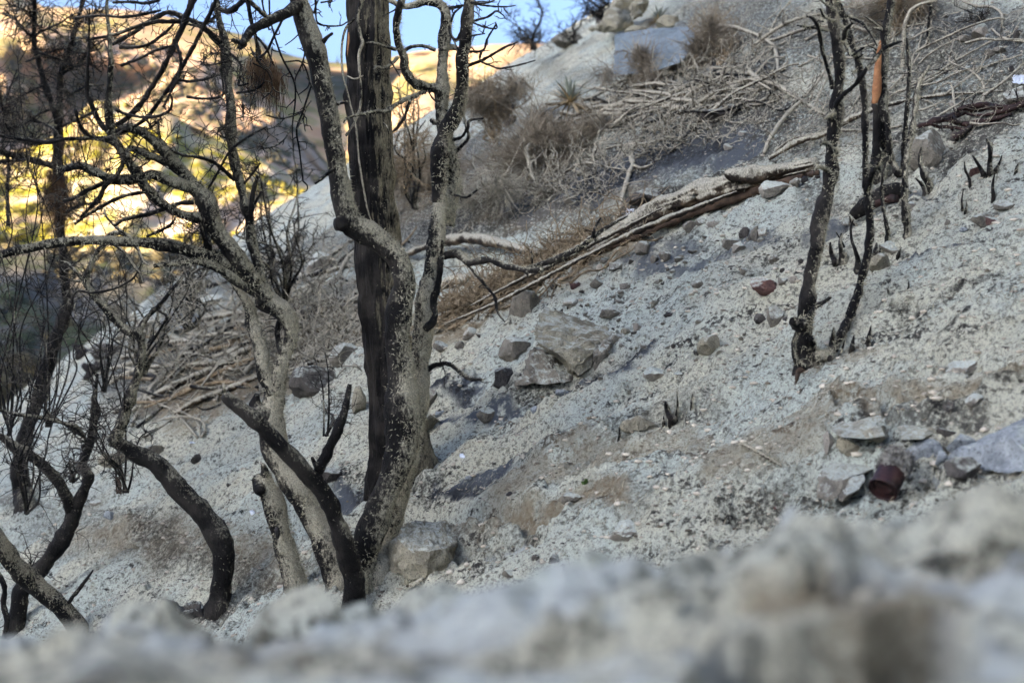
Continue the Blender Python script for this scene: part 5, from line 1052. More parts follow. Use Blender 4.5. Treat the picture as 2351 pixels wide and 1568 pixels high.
def hull_rock(name, c, pts, mat, label, Y0, seed, rough=.016, cuts=4, cat='boulder'):
    """a boulder from its corners (view point and depth in metres behind Y0)"""
    P = []; ox, oy, k = VIEW[c]
    for x, y, d in pts: P.append(at(ox + x * k, oy + y * k, Y0 + d))
    P = np.array(P); ctr = P.mean(0); bm = bmesh.new()
    for q in P: bm.verts.new(q - ctr)
    bmesh.ops.convex_hull(bm, input=bm.verts[:]); 
    for v in [v for v in bm.verts if not v.link_faces]: bm.verts.remove(v)
    bmesh.ops.triangulate(bm, faces=bm.faces[:])
    for _ in range(cuts): bmesh.ops.subdivide_edges(bm, edges=[e for e in bm.edges if e.calc_length() > .014], cuts=1, use_grid_fill=True); bmesh.ops.triangulate(bm, faces=bm.faces[:])
    bm.normal_update(); V = np.array([v.co[:] for v in bm.verts]); N = np.array([v.normal[:] for v in bm.verts])
    q = V / max(np.abs(V).max(), 1e-6); e = rough * 1.6 * vnoise(q * 3.5 + seed, seed) + rough * 1.0 * vnoise(q * 9, seed + 1) + rough * .6 * vnoise(q * 22, seed + 2) - rough * .8 * np.abs(vnoise(q * 6, seed + 3))
    V = V + N * e[:, None]
    for v, q in zip(bm.verts, V): v.co = q
    for f in bm.faces: f.smooth = True
    me = bpy.data.meshes.new(name); bm.to_mesh(me); bm.free(); me.set_sharp_from_angle(angle=math.radians(28))
    return link(name, me, M[mat], label=label, cat=cat, loc=ctr)
YM = ground_hit(1310, 860)
hull_rock('boulder', 7, [(335, 690, .22), (365, 665, .26), (500, 700, .34), (640, 745, .34), (760, 800, .30), (850, 840, .22), (860, 870, .10), (700, 960, .0), (690, 1080, -.02), (585, 1125, -.05), (560, 1060, -.06), (430, 960, -.05), (285, 880, .0), (290, 820, .08), (310, 770, .12), (580, 1140, .25), (700, 1090, .3), (340, 900, .35), (800, 1000, .3)], 'rock_tan', 'large angular boulder with overhanging top slab, biggest on the open slope', YM - .04, 1, .009)
hull_rock('boulder', 7, [(690, 940, .0), (770, 870, .02), (860, 845, .06), (905, 870, .12), (922, 960, .14), (890, 1020, .06), (800, 1065, .0), (700, 1085, -.02), (690, 1000, -.03), (850, 1000, .3), (720, 900, .3), (780, 940, -.04)], 'rock_grey', 'rounded grey block butted against the right of the largest boulder', YM - .04, 2, .008)
hull_rock('boulder', 7, [(275, 915, .16), (330, 930, .14), (450, 1010, .10), (560, 1080, .08), (585, 1150, .02), (480, 1170, -.02), (300, 1178, .02), (165, 1182, .10), (200, 1080, .12), (260, 960, .14), (400, 1000, .4), (560, 1100, .4), (220, 1100, .4)], 'rock_grey', 'sloping wedge of rock beneath the overhang of the largest boulder', YM - .04, 3, .008)
YT = ground_hit(965, 1322)
hull_rock('boulder', 10, [(345, 640, .22), (400, 590, .28), (490, 568, .32), (590, 580, .32), (660, 620, .28), (705, 670, .20), (712, 700, .16), (640, 745, .02), (540, 760, -.02), (400, 740, .0), (350, 690, .10), (700, 840, .16), (650, 905, .04), (520, 935, -.02), (380, 935, .0), (290, 900, .08), (275, 780, .18), (300, 720, .2), (450, 930, .4), (660, 880, .4)], 'rock_tan', 'squat flat-topped block shaggy with ash at the foot of the grey manzanita', YT - .05, 4, .008)
YB_ = 2.98
hull_rock('boulder', 11, [(1640, 190, .16), (1720, 130, .18), (1830, 40, .2), (1960, -40, .22), (2100, -75, .2), (2300, -80, .1), (2320, 120, -.05), (2200, 250, -.1), (2080, 275, -.06), (1980, 285, -.02), (1880, 255, .04), (1760, 240, .1), (1680, 235, .14), (2000, 60, .02), (1900, 150, .05), (2000, 100, .6), (2300, 100, .5)], 'rock_blue', 'large blue-white speckled boulder at the right edge', YB_ + .02, 8, .008)
hull_rock('rock', 11, [(822, 300, .10), (850, 265, .12), (960, 195, .2), (1080, 160, .22), (1225, 200, .16), (1180, 250, .08), (1050, 300, .02), (980, 330, .0), (960, 420, -.01), (880, 458, .0), (835, 420, .05), (1200, 280, .3), (900, 300, .35)], 'rock_grey', 'ash-capped dark block left of the rusty can', 3.24, 9, .004, cat='rock')
hull_rock('rock', 11, [(972, 380, .04), (1020, 330, .08), (1100, 285, .1), (1122, 320, .06), (1080, 380, .0), (1000, 420, -.02), (975, 460, -.01), (950, 430, .03), (1060, 400, .2)], 'rock_grey', 'narrow stone wedged between the ash-capped block and the can', 3.16, 10, .003, cat='rock')
hull_rock('rock', 8, [(960, 1430, .2), (1060, 1400, .24), (1200, 1395, .22), (1250, 1440, .16), (1240, 1490, .1), (1150, 1560, .02), (1020, 1565, .02), (970, 1500, .1), (1100, 1480, .5)], 'rock_tan', 'layered crust block right above the can', 3.22, 11, .006, cat='rock')
hull_rock('rock', 8, [(515, 1470, .2), (600, 1430, .25), (740, 1420, .25), (850, 1365, .25), (900, 1410, .2), (955, 1470, .1), (880, 1540, .0), (740, 1560, .0), (600, 1545, .05), (540, 1510, .12), (750, 1450, .6)], 'rock_tan', 'long lumpy crust block in the broken edge above the can', 3.30, 12, .008, cat='rock')
YS = 9.95
hull_rock('boulder', 3, [(835, 240, .75), (870, 225, .8), (1000, 205, .8), (1180, 185, .75), (1355, 165, .55), (1385, 200, .4), (1375, 330, .05), (1300, 430, -.1), (1100, 500, .1), (960, 520, .3), (840, 515, .5), (828, 400, .6), (1300, 300, 2), (900, 400, 2.4)], 'rock_slab', 'big blue-grey slab with a flat face near the skyline', YS - .35, 5, .02)
YK = 13.5
hull_rock('boulder', 3, [(705, 215, .1), (715, 185, .0), (780, 120, .1), (840, 40, .3), (880, -40, .6), (960, -60, .8), (985, -20, .8), (950, 80, .5), (965, 170, .3), (930, 205, .2), (860, 200, .0), (760, 228, .0), (900, 100, 1.6), (760, 200, 1.4)], 'rock_tan', 'tan slab boulder with dark underside, topmost on the skyline', YK, 6, .03)
hull_rock('boulder', 3, [(945, 110, .1), (960, 50, .2), (1000, -40, .5), (1055, -60, .7), (1062, 10, .6), (1040, 80, .4), (1000, 135, .1), (960, 138, .0), (1020, 60, 1.2)], 'rock_tan', 'tan boulder touching the topmost one on its right', YK - .4, 7, .03)
RK = [ # view, box, material, label, extra
 (3, (660, 50, 850, 195), 'rock_dark', 'dark grey boulder behind the topmost tan slab', dict(name='boulder', dY=1.5)),
 (3, (1115, 92, 1295, 208), 'rock_tan', 'wedge-shaped rock sitting on top of the blue-grey slab', dict(name='boulder', boxy=.5, rot=.15)),
 (3, (400, 215, 645, 335), 'rock_grey', 'flat tilted slab at the skyline left of the blue-grey slab', dict(rot=.35)),
 (3, (660, 165, 760, 215), 'rock_tan', 'low stone under the topmost tan slab', {}),
 (3, (900, 175, 1120, 240), 'rock_tan', 'pale stone wedged over the blue-grey slab', {}),
 (3, (1395, 690, 1790, 905), 'rock_dark', 'dark boulder under the bundle of bleached sticks', dict(name='boulder', rot=.3, dY=.25)),
 (3, (1690, 895, 1752, 948), 'rock_pale', 'small pale rock below the dark boulder', {}),
 (3, (1590, 990, 1655, 1045), 'rock_pale', 'half-buried pale rock on the slope under the dark boulder', {}),
 (3, (915, 1295, 1165, 1415), 'rock_dark', 'low dark hump of rock between the white stick and the log', dict(name='boulder')),
 (3, (470, 1330, 600, 1420), 'rock_grey', 'grey rock below the straw clump', {}),
 (7, (0, 1028, 152, 1195), 'rock_dark', 'cube-like dark block left of the largest boulder', dict(boxy=.9, cuts=3)),
 (7, (35, 828, 282, 1005), 'rock_grey', 'rounded grey boulder just upslope of the cube-like block', dict(name='boulder')),
 (7, (55, 520, 338, 718), 'rock_grey', 'grey boulder at the end of the twiggy litter, above the largest boulder', dict(name='boulder', boxy=.4)),
 (7, (1408, 832, 1616, 992), 'rock_tan', 'round speckled stone lying loose right of the largest boulder', dict(cuts=5)),
 (8, (-56, 412, 172, 552), 'rock_red', 'rust-red angular rock on the open slope', dict(boxy=.3, cuts=7)),
 (8, (140, 425, 215, 505), 'rock_grey', 'grey rock touching the rust-red one', dict(boxy=.5)),
 (8, (205, 428, 292, 490), 'rock_pale', 'pale ash-covered rock behind the rust-red one', {}),
 (8, (52, 636, 178, 778), 'rock_grey', 'grey pyramid-shaped rock near the twin-stemmed tree', dict(cuts=6, rot=.4)),
 (8, (-28, 690, 58, 774), 'rock_dark', 'dark tilted rock leaning on the grey pyramid', dict(rot=.6)),
 (8, (172, 708, 220, 752), 'rock_dark', 'small dark pebble right of the grey pyramid', {}),
 (7, (480, 583, 612, 652), 'rock_pale', 'flat pale stone upslope of the largest boulder', {}),
 (7, (513, 458, 612, 527), 'rock_red', 'reddish stone near the twiggy end of the log', {}),
 (7, (663, 428, 784, 512), 'rock_grey', 'grey wedge with dark base below the log', dict(rot=.4)),
 (7, (858, 474, 962, 532), 'rock_grey', 'low grey stone in the middle of the stony patch', {}),
 (7, (1338, 448, 1458, 528), 'rock_grey', 'speckled grey stone with a pale top, alone on the slope', {}),
 (7, (703, 636, 924, 718), 'rock_grey', 'long flat slab set in the ash above the largest boulder', dict(rot=.25, cuts=6)),
 (7, (1178, 683, 1258, 722), 'charcoal', 'flat black chunk of charcoal above the speckled stone', {}),
 (7, (798, 338, 894, 398), 'rock_grey', 'grey brick-shaped stone below the log', dict(boxy=.7)),
 (7, (700, 345, 770, 405), 'rock_pale', 'pale stone left of the brick-shaped one', {}),
 (7, (735, 305, 800, 360), 'rock_pale', 'pale round stone above the brick-shaped one', {}),
 (7, (978, 188, 1116, 292), 'rock_grey', 'grey rock hard against the underside of the log', dict(cuts=7)),
 (7, (1143, 258, 1224, 344), 'rock_grey', 'upright grey stone in the row below the log', dict(boxy=.4)),
 (7, (1085, 285, 1150, 350), 'rock_grey', 'stone left of the upright grey one', {}),
 (7, (1243, 298, 1315, 352), 'rock_grey', 'stone right of the upright grey one', {}),
 (7, (1308, 48, 1430, 134), 'rock_grey', 'grey stone directly under the thick part of the log', {}),
 (7, (1398, 22, 1476, 88), 'rock_grey', 'grey-blue stone beside the one under the log', {}),
 (7, (1466, 48, 1565, 102), 'rock_pale', 'pale flat stone third in the row under the log', {}),
 (7, (1686, 376, 1784, 424), 'rock_grey', 'low stone with dark shadow near the rust-red rock', {}),
 (7, (1580, 158, 1705, 244), 'rock_grey', 'grey ridge-backed stone upslope of the rust-red rock', dict(rot=.3)),
 (7, (1695, 92, 1784, 172), 'rock_dark', 'dark angular stone of the heap upslope of the rust-red rock', {}),
 (7, (1780, 82, 1850, 205), 'rock_grey', 'tallest stone of the heap upslope of the rust-red rock', {}),
 (7, (1640, 190, 1790, 270), 'rock_pale', 'pale broad stone in front of the heap', {}),
 (7, (1760, 140, 1800, 195), 'rock_dark', 'small black stone in the heap', {}),
 (7, (878, 790, 950, 844), 'rock_tan', 'yellowish chip behind the largest boulder', {}),
 (7, (955, 752, 1025, 812), 'rock_pale', 'pale pointed chip behind the largest boulder', {}),
 (7, (428, 1203, 534, 1258), 'rock_blue', 'bluish stone in the scorched streak below the largest boulder', {}),
 (7, (253, 1322, 324, 1394), 'rock_blue', 'small bluish upright stone below the largest boulder', dict(boxy=.4)),
 (7, (1033, 1058, 1196, 1155), 'rock_pale', 'pale hump of stone below right of the largest boulder', dict(rot=.35)),
 (7, (1238, 1092, 1320, 1124), 'rock_pale', 'flat pale chip beside the pale hump', {}),
 (7, (860, 1380, 1160, 1520), 'rock_tan', 'long half-buried ledge of stone beside the upright charred stake', dict(rot=.2, rough=.09)),
 (6, (1428, 778, 1552, 872), 'rock_pale', 'pale rounded stone by the twiggy litter', {}),
 (6, (1370, 880, 1460, 950), 'rock_grey', 'grey stone below the pale rounded one', {}),
 (6, (1543, 1322, 1684, 1444), 'rock_grey', 'grey stone alone on the ash below the cube-like block', dict(cuts=6)),
 (6, (1120, 1190, 1295, 1400), 'rock_grey', 'tall sloping rock right behind the pale forked tree', dict(name='boulder', rot=-.5)),
 (6, (1120, 1340, 1292, 1485), 'rock_tan', 'tilted slab at the foot of the tall sloping rock', dict(rot=-.4, dY=-.05)),
 (6, (1248, 1356, 1328, 1414), 'rock_blue', 'bluish chip beside the tilted slab', {}),
 (6, (1225, 860, 1360, 960), 'rock_grey', 'grey stone between the pale forked tree and the rounded boulder', {}),
 (6, (1235, 790, 1290, 850), 'rock_tan', 'brown stone in the twiggy litter by the pale forked tree', {}),
 (6, (262, 1035, 570, 1265), 'rock_dark', 'rounded dark boulder with pale top left of the pine', dict(name='boulder', cuts=5)),
 (6, (325, 258, 585, 425), 'rock_pale', 'pale pyramid-shaped boulder left of the pine near the crest', dict(name='boulder', cuts=5, rot=.3)),
 (6, (500, 850, 730, 1045), 'rock_grey', 'grey boulder partly behind the pine above the rounded dark one', dict(name='boulder')),
 (6, (320, 620, 480, 790), 'rock_dark', 'dark shaded rock under the brush poles left of the pine', dict(name='boulder', rot=.6)),
 (6, (680, 1180, 790, 1400), 'rock_tan', 'brown rock at the left foot of the pine', {}),
 (6, (80, 200, 160, 275), 'rock_pale', 'pale pointed rock near the crest left of the pyramid-shaped boulder', {}),
 (6, (240, 120, 380, 195), 'rock_grey', 'dark-based rock at the crest left of the grey S-bend stem', {}),
 (5, (1088, 518, 1214, 596), 'rock_pale', 'pale block on the gully side at left', dict(boxy=.6)),
 (5, (1105, 655, 1390, 870), 'rock_blue', 'bluish shaded boulder in the left gully', dict(name='boulder')),
 (5, (755, 555, 965, 735), 'rock_grey', 'grey sloping boulder at the left crest', dict(name='boulder', rot=.5)),
 (5, (1225, 435, 1505, 525), 'rock_tan', 'flat tan boulder at the crest under the arching limbs', dict(name='boulder')),
 (5, (1350, 540, 1600, 640), 'rock_pale', 'broad pale rock sheet on the gully side', dict(rot=.2)),
 (9, (1168, 162, 1244, 222), 'rock_dark', 'dark clod alone on the ash behind the snaking trunk', {}),
 (9, (612, 145, 810, 245), 'rock_tan', 'tan block at the ash ledge left of the snaking trunk', dict(boxy=.5)),
 (9, (875, 95, 1035, 185), 'rock_grey', 'grey block on the ash ledge behind the snaking trunk', dict(boxy=.4, rot=-.2)),
 (9, (628, 508, 708, 568), 'rock_blue', 'bluish tilted stone on the ash left of the snaking trunk', dict(boxy=.5, rot=.4)),
 (9, (1518, 498, 1562, 542), 'foil', 'white quartz-like chip near the broken leaning stem', {}),
 (9, (1955, 245, 2100, 355), 'rock_dark', 'dark rock in the scorched patch behind the leaning shoot', {}),
 (9, (548, 438, 645, 478), 'rock_pale', 'thin flat slab on the ash behind the Y-shaped tree', {}),
 (9, (800, 700, 870, 750), 'rock_tan', 'tan clod on the ash between the Y-shaped and the snaking trunk', {}),
 (9, (1380, 340, 1420, 365), 'rock_dark', 'small dark pebble on the ash right of the snaking trunk', {}),
 (10, (1332, 402, 1478, 468), 'rock_grey', 'grey lump set in the tan bank right of the flat-topped block', dict(cuts=6)),
 (10, (978, 866, 1084, 914), 'rock_grey', 'grey stone with dark front near the bottom centre', dict(boxy=.6)),
 (10, (1600, 570, 1835, 705), 'rock_pale', 'shaggy ash-coated knob of stone above the foreground bank', dict(rot=.4, rough=.1)),
 (10, (1265, 775, 1340, 850), 'rock_dark', 'dark triangular stone near the scorched hollow', dict(rot=.7)),
 (10, (1160, 775, 1215, 820), 'rock_dark', 'small dark stone at the rim of the scorched hollow', {}),
 (10, (712, 158, 768, 198), 'foil', 'white scrap lying on the ash right of the pine', {}),
 (10, (758, 288, 824, 328), 'rock_blue', 'teal-grey flat stone right of the pine foot', {}),
 (10, (1005, 395, 1050, 420), 'charcoal', 'black cinder in the tan bank', {}),
 (8, (1305, 985, 1555, 1105), 'rock_pale', 'raised plate of ashy crust near the right edge', dict(rot=.1, deep=1.2, boxy=.4)),
 (8, (1440, 1240, 1565, 1335), 'rock_pale', 'pale rounded clod below the raised plate of crust', dict(cuts=4)),
 (8, (1280, 1290, 1365, 1395), 'rock_dark', 'dark fuzzy clod beside the pale rounded one', dict(rough=.14)),
 (8, (1240, 1470, 1380, 1560), 'rock_dark', 'dark stone behind the layered crust block', {}),
 (8, (770, 262, 935, 412), 'rock_tan', 'flat slab tilted downhill behind the right twin stem', dict(rot=.5, cuts=6)),
 (8, (848, 186, 1002, 275), 'rock_pale', 'pale boulder uphill of the tilted slab', {}),
 (8, (1400, 95, 1465, 140), 'rock_blue', 'small blue-grey stone on the slope right of the saplings', {}),
 (8, (1290, 40, 1345, 90), 'rock_grey', 'grey upright stone beside the small blue-grey one', {}),
 (8, (1520, 10, 1660, 75), 'rock_red', 'purplish half-buried rock on the upper right slope', {}),
 (8, (0, 100, 90, 170), 'rock_pale', 'pale half-buried rock left of the twin-stemmed tree', {}),
 (8, (75, 290, 160, 345), 'rock_grey', 'hook-shaped grey stone above the rust-red rock', {}),
 (11, (1345, 55, 1610, 215), 'rock_blue', 'whitish blue stone behind the rusty can', {}),
 (11, (1600, 38, 1795, 172), 'rock_blue', 'flat bluish slab beside the large speckled boulder', dict(rot=-.3, boxy=.4)),
 (11, (1600, 180, 1840, 335), 'rock_dark', 'dark purplish stone in front of the large speckled boulder', {}),
 (11, (850, 10, 960, 160), 'rock_pale', 'crumbly ash lump upslope of the ash-capped block', dict(rough=.1)),
 (11, (925, 60, 1100, 185), 'rock_tan', 'shaggy lump above the ash-capped block', dict(rough=.1)),
 (11, (1260, 90, 1380, 150), 'rock_tan', 'small lump between the can and the layered crust', {}),
 (11, (1545, 140, 1625, 235), 'rock_blue', 'bluish pebble behind the can', {}),
 (11, (945, 38, 975, 68), 'rock_tan', 'smooth round tan pebble above the ash-capped block', dict(cuts=0)),
 (11, (612, 385, 658, 425), 'rock_pale', 'pale pebble in the charcoal left of the ash-capped block', {}),
 (11, (555, 484, 585, 504), 'rock_red', 'tiny red chip in the charcoal near the bottom right', {}),
 (4, (1045, 840, 1335, 1175), 'rock_grey', 'tall grey boulder below the burnt roots', dict(name='boulder', cuts=6, rot=.2)),
 (4, (1330, 900, 1440, 1000), 'rock_dark', 'dark rock in the burnt hollow beside the tall grey boulder', {}),
 (4, (8, 1245, 235, 1365), 'rock_pale', 'flat pale stone below the right end of the log', dict(rot=.25)),
 (4, (220, 1225, 300, 1300), 'rock_grey', 'grey stone touching the flat pale one by the log end', {}),
 (4, (296, 1218, 354, 1272), 'charcoal', 'black burnt lump near the log end', {}),
 (4, (1478, 152, 1594, 284), 'rock_pale', 'leaning pale rock near the top right corner', dict(rot=.7, cuts=5)),
 (4, (1378, 238, 1485, 305), 'rock_grey', 'low rock left of the leaning pale one', {}),
 (4, (1568, 338, 1654, 404), 'rock_grey', 'grey square rock below the leaning pale one', dict(boxy=.5)),
 (4, (1636, 318, 1740, 374), 'rock_grey', 'grey rock next to the square one', {}),
 (4, (1570, 220, 1640, 262), 'rock_blue', 'bluish stone right of the leaning pale rock', {}),
 (4, (1690, 578, 1900, 735), 'rock_grey', 'grey boulder at the right edge over the burnt roots', dict(name='boulder', rot=.5)),
 (4, (1600, 1376, 1790, 1464), 'rock_grey', 'pale-topped rock near the right edge of the slope', {}),
 (4, (1478, 1476, 1665, 1570), 'rock_grey', 'broad grey rock downslope of the pale-topped one', {}),
 (4, (1448, 1158, 1536, 1224), 'rock_red', 'pinkish stone behind the single wavy sprout', {}),
 (4, (1736, 458, 1784, 504), 'charcoal', 'black cinder on the slope by the top right', {}),
 (4, (1325, 700, 1390, 750), 'rock_pale', 'pale stone at the left end of the burnt roots', {}),
 (4, (1760, 190, 1840, 260), 'rock_dark', 'dark rock near the right edge by the top', {}),
 (4, (575, 1500, 650, 1568), 'rock_pale', 'pale stone left of the burnt log chunk', {}),
 (4, (1030, 1390, 1090, 1460), 'rock_pale', 'pale stone under the burnt log chunk', {}),
]
for k, (c, box, mt, lb, kw) in enumerate(RK): rock(c, box, mt, lb, 400 + k, **kw)
# small stones sprinkled over the stony patch and elsewhere
def pebbles(n, regions, label, group, seed, smin, smax):
    r = np.random.default_rng(seed); protos = [rock_mesh('stone', (1, .9, .62), seed * 10 + j, 2, 8, .06) for j in range(6)]
    for m, mt in zip(protos, ('rock_grey', 'rock_pale', 'rock_grey', 'rock_pale', 'rock_dark', 'rock_tan')): m.materials.append(M[mt])
    for k in range(n):
        u0, v0, u1, v1, sp = regions[r.integers(len(regions))]; f = r.uniform(); u = u0 + (u1 - u0) * f + r.normal(0, sp); v = v0 + (v1 - v0) * f + r.normal(0, sp * .7)
        Y = min(ground_hit(u, v), 25); P = at(u, v, Y); P[2] = ground_z(P[0], P[1])[0]; s = r.uniform(smin, smax) ** 1 * Y / FPX * .5
        o = link('stone', protos[k % 6], label=label, cat='stone', group=group, loc=P); o.scale = (s, s * r.uniform(.7, 1.2), s * r.uniform(.7, 1.3)); o.rotation_euler = (r.normal(0, .3), r.normal(0, .3), r.uniform(0, 6.28))
pebbles(190, [(1150, 720, 1840, 520, 40), (1250, 760, 1850, 600, 40), (1100, 830, 1700, 760, 60)], 'small grey stone strewn over the stony patch between log and largest boulder', 'stones of the stony patch', 9, 4, 20)
pebbles(40, [(1800, 480, 2330, 140, 50), (1750, 120, 2330, 40, 40)], 'small stone on the upper right slope among the strewn sticks', 'stones of the upper right slope', 10, 7, 22)
pebbles(26, [(1000, 960, 1500, 900, 35)], 'small stone on the ash downslope of the largest boulder', 'stones below the largest boulder', 12, 6, 15)
pebbles(70, [(1700, 1170, 1900, 1130, 16), (1880, 1165, 2150, 1130, 14), (2120, 1110, 2340, 1075, 16), (1060, 1265, 1220, 1255, 8), (2000, 1010, 2200, 1020, 18)], 'cinder-dark stone in the scorched hollows near the can', 'stones of the scorched hollows', 13, 7, 18)

# ------------------------------------------------------------------ rusty can
def build_can():
    f = at(2027, 1131, 1.0); b = at(2068, 1066, 1.0); Y = min(ground_hit(2040, 1148), ground_hit(2070, 1110) - .03) - .02
    A = at(2027, 1128, Y); R = 34 * Y / FPX; ax = np.array([.52, .60, .60]); ax /= np.linalg.norm(ax); L = R * 3.0
    A = A + np.array([0, 0, .004])
    s = np.cross(ax, [0, 0, 1]); s /= np.linalg.norm(s); t = np.cross(s, ax)
    root = link('tin_can', None, label='rusty red-brown tin can lying in the scorched hollow at lower right', cat='can', loc=A)
    k = 48; th = np.arange(k) / k * 2 * math.pi; r = np.random.default_rng(3)
    def lathe(prof, name, mat, dent=0.0, lb=None):
        V = []
        for z, q in prof:
            rr = q * (1 + dent * vnoise(np.stack([np.cos(th) * 1.5, np.sin(th) * 1.5, 0 * th + z * 30], -1), 5))
            V.append(ax * z + (s * np.cos(th)[:, None] + t * np.sin(th)[:, None]) * rr[:, None])
        V = np.array(V).reshape(-1, 3); n = len(prof); i = np.arange(n * k).reshape(n, k); j = np.roll(i, -1, 1)
        return link(name, raw_mesh(name, V, np.stack([i[:-1], j[:-1], j[1:], i[1:]], -1).reshape(-1, 4)), M[mat], root, label=lb)
    body = [(.003, R * .98)]
    for z in np.linspace(.006, L - .006, 40):
        w = .012 * math.sin(z / L * 60) if .3 < z / L < .72 else 0
        body.append((z, R * (.985 + w)))
    body += [(L - .003, R * .97)]
    lathe(body, 'body', 'rust', .03)
    lathe([(.004, R * .97), (-.002, R * .99), (-.003, R * 1.01), (.0, R * 1.035), (.004, R * 1.03), (.006, R * .99)], 'rim', 'rust')
    lathe([(L - .006, R * .985), (L - .002, R * 1.03), (L + .002, R * 1.02), (L + .002, R * .98), (L - .002, R * .93), (L - .002, 1e-4)], 'rim', 'rust')
    lathe([(.003, R * .98), (.006, R * .90), (.004, R * .84), (.007, R * .80), (.007, R * .60), (.004, R * .56), (.007, R * .50), (.007, 1e-4)], 'lid', 'rust', lb='ringed end of the can')
    # ash caked on the far half
    n = 5200; z = (r.uniform(.56, 1.03, n) + r.normal(0, .04, n)) * L; a = r.uniform(0, 6.283, n); o = s * np.cos(a)[:, None] + t * np.sin(a)[:, None]
    ok = o[:, 2] + r.normal(0, .3, n) > .15 - (z / L - .5) ; z, o = z[ok], o[ok]; n = len(z)
    P = ax * z[:, None] + o * R * 1.0; e = r.normal(0, .0032, (n, 3, 3)); V = (P[:, None, :] + e + o[:, None, :] * .0012).reshape(-1, 3)
    link('ash_crust', raw_mesh('ash_crust', V, tris=np.arange(n * 3).reshape(-1, 3), smooth=False), M['can_ash'], root, kind='stuff')
build_can()

# ------------------------------------------------------------------ burnt roots, burnt log chunk, stumps, scraps
p = Plant('burnt_roots', 'tangle of black and reddish burnt roots spilling down at the upper right', 'roots', (2220, 285), seed=301)
for tx in ('1110 880 30,1200 850 40,1300 820 50,1400 790 54,1500 760 50,1620 745 44,1740 740 36,1860 700 28', '1300 830 26,1380 850 32,1450 860 36,1560 845 36,1660 820 30,1760 790 24', '1360 800 20,1390 850 22,1480 870 24,1600 850 22,1700 800 16', '1380 760 30,1480 740 36,1600 730 40,1700 750 36,1800 730 30,1900 690 26', '1200 860 24,1260 880 26,1340 880 26,1440 900 20', '1640 780 30,1740 760 40,1845 720 46,1950 670 50', '1450 790 18,1530 800 22,1640 790 20', '1330 830 18,1350 900 20,1400 960 18', '1500 860 40,1420 920 50,1360 960 44'):
    p.add('root', 4, tx, 'root', y0=p.Y + .02, dy=0, fuzz=60, wob=.05, amp=1.3)
p.twigs(0, 14, (15, 60), 4, .05, .3, 1); p.done()
p = Plant('burnt_log_chunk', 'short burnt log chunk furred with ash behind the twin stems', 'log', (2000, 500), seed=302)
p.add('chunk', 4, '660 1500 70,740 1430 110,820 1370 130,900 1330 120,980 1310 100,1040 1300 60', 'bark_dark', y0=ground_hit(2000, 490), fuzz=1500, wob=0, amp=1.4, dy=-.05)
p.add('fragment', 4, '800 1420 60,880 1390 70,960 1380 60', 'root', dy=-.08); p.done()
rock(9, (965, 1035, 1150, 1180), 'charcoal', 'charred lumpy root burl at the foot of the snaking black trunk', 906, name='root_burl', rough=.22, cuts=4)
rock(9, (1100, 1060, 1290, 1180), 'rock_dark', 'ash-furred root burl touching the snaking black trunk', 907, name='root_burl', rough=.2, cuts=4)
rock(3, (35, 675, 168, 808), 'charcoal', 'small charred stump ball at the crest left of the straw clump', 901, name='burnt_stump', rough=.22, cuts=5)
rock(3, (60, 775, 158, 895), 'charcoal', 'lower charred root lump under the small stump ball at the crest', 902, name='burnt_stump', rough=.22, cuts=5)
rock(5, (488, 885, 640, 1010), 'charcoal', 'charred lumpy stump in the brush at left behind the snaking trunk', 903, name='burnt_stump', rough=.24, cuts=5)
rock(5, (600, 890, 830, 1060), 'rock_dark', 'dark shaggy mound beside the charred lumpy stump in the left brush', 904, name='burnt_stump', rough=.2, cuts=5)
rock(5, (580, 1020, 720, 1150), 'charcoal', 'low black root lump beneath the charred lumpy stump at left', 905, name='burnt_stump', rough=.24, cuts=5)
def scrap(label, c, box, seed, mat='foil'):
    ox, oy, k = VIEW[c]; u0, v0, u1, v1 = (ox + box[0] * k, oy + box[1] * k, ox + box[2] * k, oy + box[3] * k)
    Y = ground_hit((u0 + u1) / 2, v1); r = np.random.default_rng(seed); n = 12; g = np.linspace(0, 1, n); A, B_ = np.meshgrid(g, g)
    P = at((u0 + (u1 - u0) * A).ravel(), (v1 + (v0 - v1) * B_).ravel(), Y - .02 + .06 * B_.ravel()); w = (u1 - u0) * Y / FPX
    P = P + r.normal(0, w * .05, P.shape); i = np.arange(n * n).reshape(n, n); q = np.stack([i[:-1, :-1], i[:-1, 1:], i[1:, 1:], i[1:, :-1]], -1).reshape(-1, 4); ctr = P.mean(0)
    me = raw_mesh('plastic_scrap', P - ctr, q, smooth=False); o = link('plastic_scrap', me, M[mat], label=label, cat='scrap', loc=ctr); m = o.modifiers.new('thickness', 'SOLIDIFY'); m.thickness = .003
scrap('crumpled pale blue plastic sheet at the right edge near the top', 4, (1770, 520, 1880, 578), 1)
scrap('small light blue scrap at the log beside the white stick', 3, (920, 1445, 972, 1488), 2)
scrap('tiny blue scrap at the arched sticks on the ash ledge', 9, (1160, 84, 1196, 98), 3)
